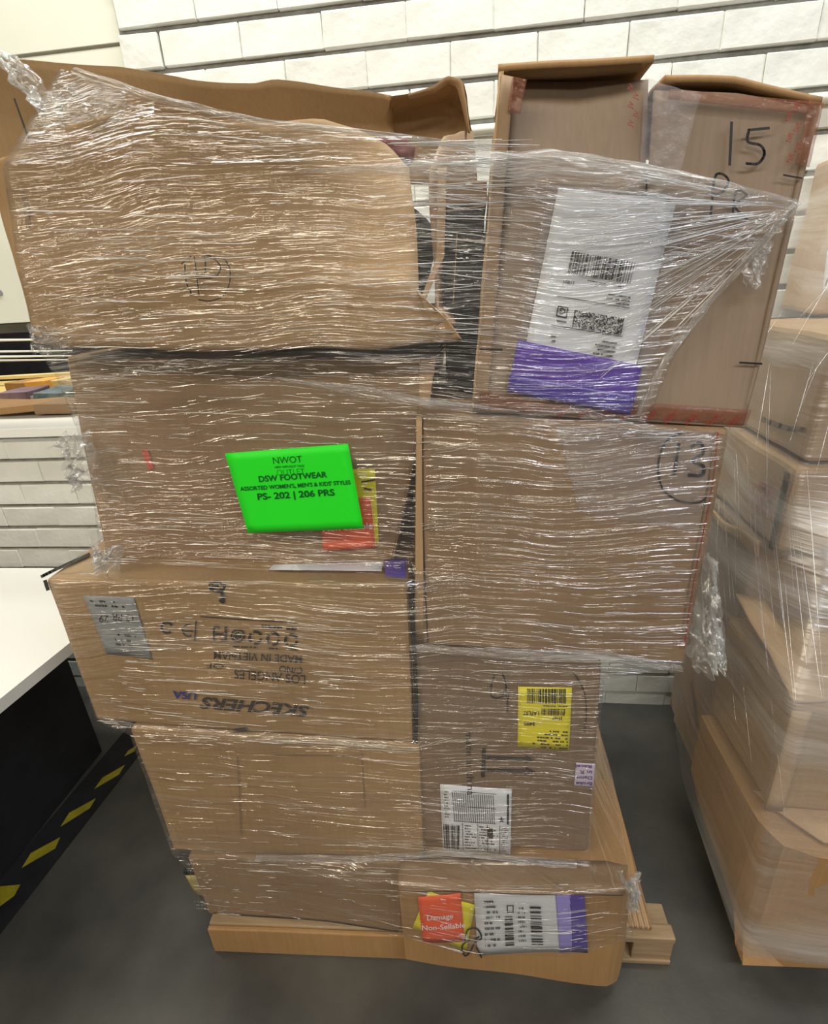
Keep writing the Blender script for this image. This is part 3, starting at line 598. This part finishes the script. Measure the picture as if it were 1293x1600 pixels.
class LF:                                                # marks follow the slightly rippled label
    def hit(s, px, py, off=0): return f15.hit(px, py, off+.0026+abs(N(px*.03, py*.03, 5))*.003)
lf = LF()
barcode(lf, [(892, 393), (990, 410), (982, 443), (885, 427)], 60, bxl, 12)
textlines(lf, [(975, 447), (905, 434), (904, 438), (974, 451)], 1, bxl, 5, fill=.9)
text(lf, 'label_print', '21801', (897, 440), (-1, -.14), 5, M['ink'], bxl, .01, fit=18)
stroke(lf, 'label_rule', [[(868, 462), (981, 481)]], 1.2, M['ink'], bxl, .0034); stroke(lf, 'label_rule', [[(860, 507), (970, 525)]], 1.2, M['ink'], bxl, .0034)
textlines(lf, [(983, 462), (945, 456), (942, 474), (980, 479)], 3, bxl, 6, fill=.9)
pixels(lf, [(896, 484), (973, 497), (968, 523), (892, 510)], 44, 15, bxl)
stroke(lf, 'label_box', [[(871, 478), (886, 481)], [(886, 481), (883, 496)], [(883, 496), (868, 493)], [(868, 493), (871, 478)]], 2, M['ink'], bxl, .0034)
text(lf, 'label_print', 'G', (883, 482), (-1, -.14), 9.5, M['ink'], bxl, .03)
textlines(lf, [(884, 500), (863, 497), (862, 503), (883, 506)], 1, bxl, 16, fill=1); textlines(lf, [(962, 533), (924, 527), (918, 560), (956, 566)], 5, bxl, 18, fill=.9); textlines(lf, [(868, 521), (858, 520), (857, 535), (866, 536)], 2, bxl, 19, fill=1)
decal(f15, 'violet_pouch', [(808, 530), (1000, 570), (981, 646), (792, 610)], tape_mat('violet_pouch_film', (.16, .08, .50), .80, .2), BX, .0085, 14, 8, wob=.004)
decal(f15, 'violet_pouch_edge', [(795, 582), (990, 616), (981, 646), (792, 610)], M['purple'], BX, .0094, 14, 4, wob=.004)
stroke(f15, 'marker_number', [[(1141, 192), (1138, 258)], [(1199, 201), (1168, 204)], [(1168, 204), (1166, 222), (1186, 228), (1192, 242), (1182, 256), (1164, 256)]], 4.5, M['ink'], BX)
stroke(f15, 'marker_letters', [[(1108, 345), (1114, 282), (1124, 272), (1136, 282), (1128, 300), (1114, 304)], [(1142, 342), (1148, 300), (1164, 306), (1146, 322), (1166, 344)]], 4, M['ink'], BX)
for tk in ([(766, 248), (792, 250)], [(750, 545), (784, 546)], [(1154, 566), (1188, 568)], [(1222, 274), (1250, 279)]): stroke(f15, 'tick_mark', [tk], 3, M['ink'], BX)
sct = decal(f15, 'security_tape', [(750, 612), (1172, 640), (1164, 664), (744, 640)], M['redtape'], BX, .0024, 20, 3, wob=.003)
decal(f15, 'security_tape', [(800, 122), (822, 126), (812, 180), (792, 176)], M['redtape'], BX, .0040, 6, 6, wob=.006); decal(f15, 'security_tape', [(1262, 158), (1284, 162), (1262, 262), (1240, 258)], M['redtape'], BX, .0024, 6, 8, wob=.004)
decal(f15, 'security_tape', [(1045, 140), (1270, 160), (1266, 180), (1042, 156)], M['redtape'], BX, .0022, 14, 3, wob=.003)
for i in range(9): text(f15, 'tape_print', ('JV SECU', 'SECURITY')[i % 2], (872+i*33, 652+i*1.8), (1, -.75), 7, M['redprint'], sct, .01, off=.006, fit=24)
for i in range(6): text(f15, 'tape_print', 'TAPE', (1232-i*.6+(i % 2)*12, 258-i*16), (.3, -1), 8, M['redprint'], BX, .01, off=.006, fit=16)
for i in range(5): text(f15, 'tape_print', 'JV', (985+(i % 2)*8, 200-i*14), (.4, -1), 8, M['redprint'], BX, .01, off=.005, fit=10)

# ridged slip sheet lying on the deck, small items beside it
sr = onZ(1010, 1430, .103); cs = empty('cardboard_sheet', (sr.x-.09, 1.15, .0985), 'light ridged corrugated sheet lying on the pallet deck right of the stack', 'cardboard')
vs, fs = [], []; nu, nv = 60, 6
for k in (0, 1):
    for j in range(nv+1):
        for i in range(nu+1):
            vs.append(Vector((sr.x-.17+.17*i/nu+.0*j, sr.y-.03+(1.52-sr.y)*j/nv, .1078+(.0035 if i % 4 < 2 else 0)-k*.006)))
K = (nu+1)*(nv+1)
for j in range(nv):
    for i in range(nu):
        a = j*(nu+1)+i; fs += [(a, a+1, a+nu+2, a+nu+1), (K+a, K+a+nu+1, K+a+nu+2, K+a+1)]
mesh('ridged_face', vs, fs, CB['light'], cs)
bar('edge_liner', (sr.x+.0005, sr.y-.03, .099), (sr.x+.003, 1.49, .110), .0005, 0, CB['orange'], cs)
kb = empty('printed_carton', (-.70, .86, .10), 'small dark green and yellow printed carton at the lower left pallet corner', 'box')
a, b = onY(286, 1362, .80), onY(326, 1428, .80)
hexa('body', [(a.x, .80, a.z), (b.x-.01, .80, a.z), (b.x-.01, .80, .10), (a.x+.035, .80, .10), (a.x, 1.1, a.z), (b.x-.01, 1.1, a.z), (b.x-.01, 1.1, .10), (a.x+.035, 1.1, .10)], noisy('dark_green_print_card', (.012, .02, .015), (.05, .06, .045), 22), kb, n=4, bevel=.003)
fk = Face(.798, 0, 0); decal(fk, 'yellow_patch', [(290, 1366), (312, 1366), (318, 1400), (304, 1392)], plain('dull_yellow_print', (.45, .38, .16), .5), kb, .003, 3, 3); textlines(fk, [(304, 1404), (322, 1404), (326, 1420), (308, 1420)], 3, kb, 4, M['graypaper'])

# ================================================================ the neighbouring pallet on the right
def rbox(name, x0, x1, y0, y1, z0, z1, cb, label, lean=(0, 0), parts=None, amp=.006, bevel=.012, seed=0):
    e = empty(name, ((x0+x1)/2, (y0+y1)/2, z0), label, 'box')
    lx, ly = lean
    c8 = [(x0+lx, y0+ly, z1), (x1+lx, y0+ly, z1), (x1, y0, z0), (x0, y0, z0), (x0+lx, y1+ly, z1), (x1+lx, y1+ly, z1), (x1, y1, z0), (x0, y1, z0)]
    hexa('body', c8, cb, e, n=8, amp=amp, seed=seed, bevel=bevel); return e
rp = empty('wooden_pallet', (.95, 1.15, 0), 'pallet under the neighbouring stack at the right edge', 'pallet')
for i in range(6): bar('deck_board', (.68, .86+i*.13, .085), (1.5, .96+i*.13, .103), .002, 0, M['wood'], rp)
for x in (.68, 1.0, 1.41): bar('stringer', (x, .865, 0), (x+.09, 1.58, .084), .002, 0, M['wood'], rp)
R1 = rbox('cardboard_box', .575, 1.35, .79, 1.18, .05, .405, CB['orange'], 'wide sagging carton at the bottom of the right stack', amp=.008, bevel=.04, seed=3)
for v in R1.children[0].data.vertices:
    if v.co.z < .3: v.co.z = max(v.co.z, (.05 if v.co.y < .855 else .107)+max(0, v.co.y-.86)*.3*(1 if v.co.x < .66 else 0))
for v in R1.children[0].data.vertices:
    r_ = .11; qx, qy = .575+r_, .79+r_
    if v.co.x < qx and v.co.y < qy and v.co.z > .06:
        dv = Vector((v.co.x-qx, v.co.y-qy)); mx_ = max(abs(dv.x), abs(dv.y))
        if mx_ > .09: dv = dv.normalized()*max(mx_, r_*.95); v.co.x, v.co.y = qx+dv.x, qy+dv.y
sheet('open_flap', [[Vector((.68, .82, .412)), Vector((1.3, .80, .405))], [Vector((.59, .93, .418)), Vector((1.3, .93, .412))]], CB['light'], R1, 12, 4, .005, .006, 3, axis=2)
R2 = rbox('cardboard_box', .598, 1.15, .885, 1.19, .425, .705, CB['tan'], 'carton with open flap standing on the sagging bottom carton', lean=(.0, .0), seed=5)
sheet('top_flap', [[Vector((.592, .885, .712)), Vector((.598, 1.0, .735)), Vector((.60, 1.18, .768))], [Vector((.66, .89, .712)), Vector((.66, 1.0, .725)), Vector((.665, 1.18, .755))]], CB['light'], R2, 12, 4, .006, .004, 8, axis=2)
sheet('corner_fold', [[Vector((.592, .878, .70)), Vector((.625, .876, .70))], [Vector((.592, .878, .43)), Vector((.625, .876, .43))]], CB['light'], R2, 4, 8, .003, .002, 8)
R3 = rbox('cardboard_box', .64, 1.3, 1.22, 1.55, .106, .62, CB['brown'], 'tall carton at the back of the right stack near the wall', seed=7)
stroke(SideFace(.634), 'fold_line', [[(1078, 1060), (1092, 1165)]], 3, CB['dark'], R3)
R4 = rbox('cardboard_box', .63, 1.2, 1.20, 1.55, .63, .90, CB['grey'], 'grey-brown carton with a torn edge behind the film in the right stack', seed=8)
sheet('torn_edge', [[Vector((.618, 1.17, .925)), Vector((.615, 1.30, .90)), Vector((.61, 1.46, .885))], [Vector((.62, 1.17, .885)), Vector((.617, 1.30, .872)), Vector((.612, 1.46, .868))]], CB['light'], R4, 24, 3, .006, .012, 31, axis=0)
R5 = rbox('cardboard_box', .645, 1.2, 1.14, 1.5, .905, 1.10, CB['light'], 'pale carton with a red mark in the right stack', seed=9)
fr = SideFace(.640); stroke(fr, 'red_mark', [[(1193, 758), (1204, 770), (1190, 790), (1202, 800)]], 11, plain('faded_red_print', (.62, .16, .13), .6), R5, .006)
sheet('side_crease', [[Vector((.633, 1.13, 1.09)), Vector((.633, 1.15, 1.09))], [Vector((.633, 1.13, .91)), Vector((.633, 1.15, .91))]], CB['brown'], R5, 3, 6, .002, 0, 2)
R6 = rbox('cardboard_box', .665, 1.25, 1.14, 1.55, 1.11, 1.36, CB['light'], 'pale beige carton second from the top of the right stack', seed=10)
stroke(SideFace(.655), 'dark_edge', [[(1195, 655), (1230, 668), (1262, 672)]], 9, CB['dark'], R6, .006)
R7 = rbox('cardboard_box', .79, 1.35, 1.46, 1.63, 1.37, 1.70, CB['light'], 'pale slim carton, topmost of the right stack', lean=(.02, 0), seed=12)
f7 = Face(1.452, 0, 0); lq = [(1290, 392), (1340, 372), (1340, 452), (1283, 456)]
r7l = decal(f7, 'white_label', lq, M['paper'], R7, .004); STUFF(f7, 'label_mark', [[(1287, 446), (1291, 436), (1297, 446)], [(1292, 425), (1298, 418)]], 2, M['ink'], r7l, .006)
rw = empty('stretch_wrap', (.62, 1.0, .1), 'hazy stretch film wrapped around the right stack', 'plastic wrap')
def filmsheet(name, rows, mat, parent, nu, nv, wr=.002, seed=0):
    G = []
    R = [resample(r, nu) for r in rows]
    for a, b in zip(R, R[1:]):
        for j in range(nv): G.append([p.lerp(q, j/nv) for p, q in zip(a, b)])
    G.append(R[-1]); vs, uvs, fs = [], [], []; W = nu+1
    for r in G:
        for p in r:
            q = p.copy(); q.y -= wr*(N(p.x*3, p.z*60, seed)+.5*N(p.x*8, p.z*140, seed+2)); vs.append(q); uvs.append((p.x+p.y*.9, p.z+.05*p.x))
    for j in range(len(G)-1):
        for i in range(W-1): a = j*W+i; fs.append((a, a+W, a+W+1, a+1))
    return mesh(name, vs, fs, mat, parent, True, uvs)
V = Vector
filmsheet('wrapped_film', [[V((.80, 1.62, 1.72)), V((.795, 1.54, 1.72)), V((.79, 1.43, 1.72)), V((1.36, 1.42, 1.71))],
    [V((.67, 1.56, 1.37)), V((.65, 1.30, 1.37)), V((.645, 1.11, 1.36)), V((1.28, 1.10, 1.36))],
    [V((.64, 1.56, 1.10)), V((.625, 1.30, 1.10)), V((.615, 1.08, 1.10)), V((1.25, 1.07, 1.10))],
    [V((.62, 1.56, .75)), V((.590, 1.25, .76)), V((.578, .872, .72)), V((1.2, .86, .70))],
    [V((.625, 1.56, .42)), V((.560, 1.20, .42)), V((.555, .80, .415)), V((1.36, .765, .415))],
    [V((.63, 1.54, .20)), V((.560, 1.18, .16)), V((.566, .79, .08)), V((1.36, .765, .055))]], M['film_hazy'], rw, 60, 14, .003, 4)
sv2, sf2 = [], []
for i in range(46):
    a = V((.60+random.uniform(-.01, .02), random.uniform(1.0, 1.5), random.uniform(.75, 1.5))); a.x = .63 if a.z < 1.1 else .66+.3*(a.z-1.1)-.04
    L_ = random.uniform(.1, .45); b = a+V((-.02*L_, -L_*.7, -L_*.75))
    b.x = min(b.x, .60); b.y = max(b.y, .80); a.x -= .02; b.x -= .015
    tube(sv2, sf2, [a, a.lerp(b, .5), b], random.uniform(.0003, .0009), 5)
o = mesh('film_folds', sv2, sf2, M['strand2'], rw, True); o['kind'] = 'stuff'

# ================================================================ stretch film round the main stack
wrap = empty('stretch_wrap', (-.15, .75, .1), 'clear stretch film wound around the tall main stack', 'plastic wrap')
d = .016
ROWS = [
 [(92, 106, .84), (240, 158, .79), (430, 190, .785), (650, 214, .785), (745, 228, .785), (1000, 262, .783), (1246, 316, .780)],
 [(4, 262, .782), (240, 260, .782), (430, 260, .78), (650, 275, .782), (745, 285, .783), (1000, 305, .781), (1236, 335, .780)],
 [(28, 420, .780), (240, 420, .778), (430, 420, .778), (650, 420, .780), (745, 420, .783), (960, 430, .780), (1130, 445, .780)],
 [(56, 543, .780), (240, 548, .780), (430, 550, .780), (690, 545, .782), (745, 548, .783), (900, 552, .780), (1052, 560, .780)],
 [(88, 590, .800), (240, 600, .800), (430, 602, .800), (655, 625, .790), (735, 640, .782), (880, 655, .778), (1010, 662, .776)],
 [(138, 720, .836), (240, 718, .836), (430, 720, .836), (640, 720, .800), (745, 700, .774), (900, 690, .772), (1136, 685, .772)],
 [(156, 868, .836), (240, 872, .838), (430, 880, .838), (635, 884, .800), (745, 870, .772), (900, 870, .772), (1100, 868, .772)],
 [(74, 905, .764), (240, 909, .764), (430, 911, .764), (634, 914, .766), (745, 950, .772), (900, 960, .772), (1082, 962, .772)],
 [(112, 1012, .764), (240, 1015, .764), (430, 1020, .764), (638, 1030, .766), (745, 1012, .770), (900, 1028, .770), (1068, 1042, .770)],
 [(150, 1124, .766), (240, 1132, .766), (430, 1145, .766), (644, 1158, .768), (745, 1100, .768), (860, 1080, .768), (944, 1062, .768)],
 [(203, 1150, .758), (260, 1152, .758), (430, 1160, .758), (650, 1175, .760), (745, 1180, .765), (860, 1180, .768), (932, 1180, .768)],
 [(268, 1334, .757), (300, 1336, .756), (430, 1340, .755), (630, 1345, .748), (745, 1350, .748), (840, 1350, .748), (922, 1352, .750)],
 [(292, 1360, .756), (340, 1362, .756), (430, 1366, .752), (612, 1378, .705), (745, 1392, .700), (880, 1394, .700), (990, 1386, .704)],
 [(318, 1424, .756), (350, 1430, .756), (440, 1440, .752), (618, 1462, .706), (745, 1492, .700), (880, 1494, .700), (988, 1470, .704)]]
WR = []
for r in ROWS:
    p = [onY(x, y, T) for x, y, T in r]; l, rr = p[0], p[-1]
    WR.append([V((l.x-.01, 1.28, l.z)), V((l.x-.012, .95, l.z))]+p+[V((rr.x+.016, .95, rr.z+.004)), V((rr.x+.012, 1.25, rr.z+.006))])
def filmpt(u, v):                                    # u in 0..6 (front), v in 0..13
    i, j = min(int(u), 5), min(int(v), 12); a, b = u-i, v-j
    p = WR[j][i+2].lerp(WR[j][i+3], a).lerp(WR[j+1][i+2].lerp(WR[j+1][i+3], a), b); return p
vs, uvs, fs = [], [], []; NU, NV = 20, 16; W = 10*NU+1
for j in range(13*NV+1):
    jj = min(j//NV, 12); b = j/NV-jj
    for i in range(W):
        ii = min(i//NU, 9); a = i/NU-ii
        p = WR[jj][ii].lerp(WR[jj][ii+1], a).lerp(WR[jj+1][ii].lerp(WR[jj+1][ii+1], a), b)
        q = p.copy(); q.y -= .0022*(N(p.x*3, p.z*70+p.x*3, 1)+.5*N(p.x*9, p.z*170, 3)); vs.append(q); uvs.append((p.x+p.y*.5, p.z))
for j in range(13*NV):
    for i in range(W-1): a = j*W+i; fs.append((a, a+W, a+W+1, a+1))
mesh('film_sheet', vs, fs, M['film'], wrap, True, uvs)
# folds pulled into the film: thin real ridges
ZONES = [(0, 320, 330, 545, 3.2, .03), (330, 300, 650, 545, 1.1, .06), (100, 560, 680, 700, 2.2, -.02), (140, 700, 680, 885, 2.8, -.02), (650, 225, 780, 420, 2.5, -.05), (780, 260, 1110, 420, 2.0, .06),
         (860, 660, 1130, 830, 2.2, .05), (650, 650, 1100, 1000, .4, .0), (950, 880, 1080, 1040, 2.0, .03), (150, 960, 500, 1130, 3.4, -.05), (200, 1130, 660, 1340, 1.5, .03), (640, 1020, 930, 1340, .3, .02),
         (290, 1340, 640, 1430, 1.2, .05), (640, 1380, 990, 1490, 1.6, .0), (100, 160, 430, 320, .8, .12), (80, 905, 640, 960, .7, 0)]
va, fa, vb, fb_ = [], [], [], []; rnd = random.Random(4); cnt = 0
while cnt < 1850:
    u, v = rnd.uniform(0, 5.97), rnd.uniform(0, 13); p = filmpt(u, v); x, y = proj(p); dens = .10; sl = 0
    for x0, y0, x1, y1, dn, s in ZONES:
        if x0 <= x <= x1 and y0 <= y <= y1 and dn > dens: dens = dn; sl = s
    if rnd.random() > dens/3.4: continue
    cnt += 1
    L_ = rnd.choice((.08, .12, .2, .25, .4, .8))*rnd.uniform(.7, 1.3)*.8; pts = []; dz = rnd.uniform(-.03, .03)-sl*.4
    for k in range(6):
        uu = u+L_*k/5
        if uu > 5.99: break
        q = filmpt(uu, min(max(v+dz*k/5*L_*1.5, 0), 12.99)); q.y -= .0035; q.z += .0006*math.sin(k*2+u*9); pts.append(q)
    if len(pts) < 3: continue
    big = rnd.random() < .3
    tube(va if big else vb, fa if big else fb_, pts, rnd.uniform(.0004, .0008) if big else rnd.uniform(.0002, .00045), 5)
# the fan of folds gathered at the right edge of the upper right carton
for i in range(70):
    t = rnd.random(); y = 285+t*330; x = 770+t*t*180+rnd.uniform(-20, 60); e0 = rnd.uniform(.0, .5)
    a = V((1240-t*10, 322+t*14)); b = V((x, y)); pts = [onY(*(a.lerp(b, e0+(rnd.uniform(.25, 1-e0) if k == 4 else (1-e0)*.6*k/4))), T15-.026) for k in range(5)]
    pts.sort(key=lambda p: -p.x); tube(va if i % 3 == 0 else vb, fa if i % 3 == 0 else fb_, pts, rnd.uniform(.0003, .0008), 5)
# long taut folds bridging the gap between the columns
for i in range(46):
    y = 222+rnd.random()**1.5*300; x0 = rnd.uniform(600, 680); x1 = rnd.uniform(740, 860); dy_ = rnd.uniform(-14, 22)
    tube(va if i % 2 else vb, fa if i % 2 else fb_, [onY(x0+(x1-x0)*k/4, y+dy_*k/4, .778) for k in range(5)], rnd.uniform(.0003, .0008), 5)
o = mesh('heavy_folds', va, fa, M['strand'], wrap, True); o['kind'] = 'stuff'
o = mesh('fine_folds', vb, fb_, M['strand2'], wrap, True); o['kind'] = 'stuff'
def ropeband(name, pts, w0, mat=None, seed=0, nu=60, nv=8):     # film gathered into a flat rope; pts (px,py,T,width px)
    c = resample([V((x, y, T*1000)) for x, y, T, _ in pts], nu); L = len(pts)-1; vs, uvs, fs = [], [], []
    for i, q in enumerate(c):
        t = i/nu*L; k = min(int(t), L-1); wd = pts[k][3]+(pts[k+1][3]-pts[k][3])*(t-k); e = c[min(i+1, nu)]-c[max(i-1, 0)]; n2 = V((-e.y, e.x)).normalized()
        for j in range(nv+1):
            s = j/nv-.5; ww = wd*(1+.25*N(i*.25, j*.6, seed)); p = onY(q.x+n2.x*s*ww, q.y+n2.y*s*ww, q.z/1000)
            p.y -= .008*(1-4*s*s)+.004*N(i*.12, j*1.3, seed+4); vs.append(p); uvs.append((i*.008, j*.004))
    for i in range(nu):
        for j in range(nv): a = i*(nv+1)+j; fs.append((a, a+1, a+nv+2, a+nv+1))
    return mesh(name, vs, fs, mat or M['rope'], wrap, True, uvs)
ropeband('gathered_band', [(470, 268, .776, 1), (560, 264, .775, 16), (700, 262, .774, 40), (860, 252, .772, 38), (1000, 268, .772, 30), (1130, 294, .772, 24), (1244, 320, .774, 16)], 1, seed=1)
ropeband('gathered_band', [(1244, 318, .772, 9), (1180, 390, .772, 12), (1110, 470, .774, 10), (1040, 560, .776, 12), (1000, 650, .776, 14)], 1, seed=2)
ropeband('gathered_band', [(1242, 322, .772, 14), (1225, 345, .774, 46), (1190, 360, .774, 40), (1130, 378, .774, 3)], 1, M['film'], seed=3)
ropeband('gathered_band', [(118, 112, .79, 14), (240, 152, .780, 12), (400, 190, .776, 12), (560, 206, .776, 9), (745, 228, .776, 8)], 1, seed=4)
ropeband('gathered_band', [(640, 1012, .764, 8), (800, 1022, .762, 16), (960, 1028, .762, 18), (1064, 1044, .764, 8)], 1, seed=5)
ropeband('gathered_band', [(400, 1338, .752, 6), (560, 1342, .745, 8), (700, 1330, .745, 7), (900, 1350, .742, 10)], 1, seed=6)
ropeband('gathered_band', [(90, 598, .79, 2), (300, 570, .79, 16), (490, 556, .785, 1)], 1, M['film'], seed=7)
ropeband('gathered_band', [(430, 590, .795, 1), (560, 612, .786, 20), (680, 632, .774, 16), (810, 642, .772, 1)], 1, seed=8)
ropeband('gathered_band', [(645, 652, .774, 10), (760, 655, .77, 8), (900, 640, .77, 12), (1000, 672, .768, 16), (1100, 748, .768, 8)], 1, M['film'], seed=18)
def crumple(name, quad, T, amp, seed, nu=44, nv=44, mat=None):   # crushed loose film
    vs, uvs, fs = [], [], []
    for j in range(nv+1):
        for i in range(nu+1):
            x, y = Q(quad, i/nu, j/nv); k = 11*N(i*.17, j*.17, seed); edge = math.sin(math.pi*i/nu)
            p = onY(x+k*(1 if 0 < i < nu else .8), y+11*N(i*.17, j*.17, seed+9), T); p.y -= amp*edge*(.6+.8*N(i*.13, j*.13, seed+3)+.7*abs(N(i*.3, j*.3, seed+5))); vs.append(p); uvs.append((i*.004, j*.004))
    for j in range(nv):
        for i in range(nu): a = j*(nu+1)+i; fs.append((a, a+nu+1, a+nu+2, a+1))
    return mesh(name, vs, fs, mat or M['crumple'], wrap, True, uvs)
crumple('loose_film', [(1098, 862), (1106, 862), (1134, 1000), (1070, 1020)], .80, .04, 1)
crumple('loose_film', [(1085, 985), (1120, 975), (1134, 1030), (1078, 1044)], .80, .035, 2)
crumple('loose_film', [(100, 676), (140, 672), (150, 760), (120, 740)], .83, .04, 3)
crumple('loose_film', [(2, 90), (30, 88), (106, 176), (80, 204)], .86, .03, 4)
crumple('loose_film', [(80, 130), (200, 140), (190, 190), (92, 205)], .80, .02, 5, mat=M['film'])
crumple('loose_film', [(968, 1362), (996, 1364), (996, 1400), (984, 1420)], .70, .02, 6)
crumple('loose_film', [(146, 850), (190, 850), (190, 884), (150, 880)], .80, .03, 7)
crumple('loose_film', [(1170, 378), (1205, 376), (1185, 455), (1160, 440)], .785, .01, 8)
crumple('loose_film', [(46, 510), (80, 505), (110, 550), (50, 552)], .785, .015, 9, mat=M['film'])

# ---------------------------------------------------------------- green sign stuck on the film
class SignFace:                                          # the sheet follows the film under it
    def hit(s, px, py, off=0):
        T = .829 if px < 430 else .829-.026*(px-430)/140
        p = onY(px, py, T); p.y -= off; return p
fg = SignFace(); gq = [(352, 708), (544, 693), (568, 825), (388, 832)]
sg = empty('paper_sign', onY(478, 832, .826), 'bright green paper sign with dark lettering stuck on the film', 'sign')
decal(fg, 'sheet', gq, M['green'], sg, .002, 12, 10)
G = dict(mat=M['greenink'], parent=sg); ey = (-.16, -1)
text(fg, 'print_line', 'NWOT', (427, 724), (1, -.06), 10.5, bold=-.005, ey=ey, fit=46, **G)
text(fg, 'print_line', 'NEW WITHOUT TAGS', (430, 731), (1, -.06), 3.4, bold=.01, ey=ey, fit=46, **G)
text(fg, 'print_line', 'OUTLET', (433, 742), (1, -.06), 9, mat=plain('faint_green_print', (.003, .34, .008), .5), parent=sg, bold=-.012, ey=ey, fit=44)
text(fg, 'print_line', 'DSW FOOTWEAR', (405, 752), (1, -.07), 9, bold=.022, ey=ey, fit=107, **G)
text(fg, 'print_line', "ASSORTED WOMEN'S, MEN'S & KIDS' STYLES", (377, 766), (1, -.062), 6.2, bold=.022, ey=ey, fit=172, **G)
text(fg, 'print_line', 'PS- 202 | 206 PRS', (403, 780), (1, -.06), 10, bold=.025, ey=ey, fit=121, **G)
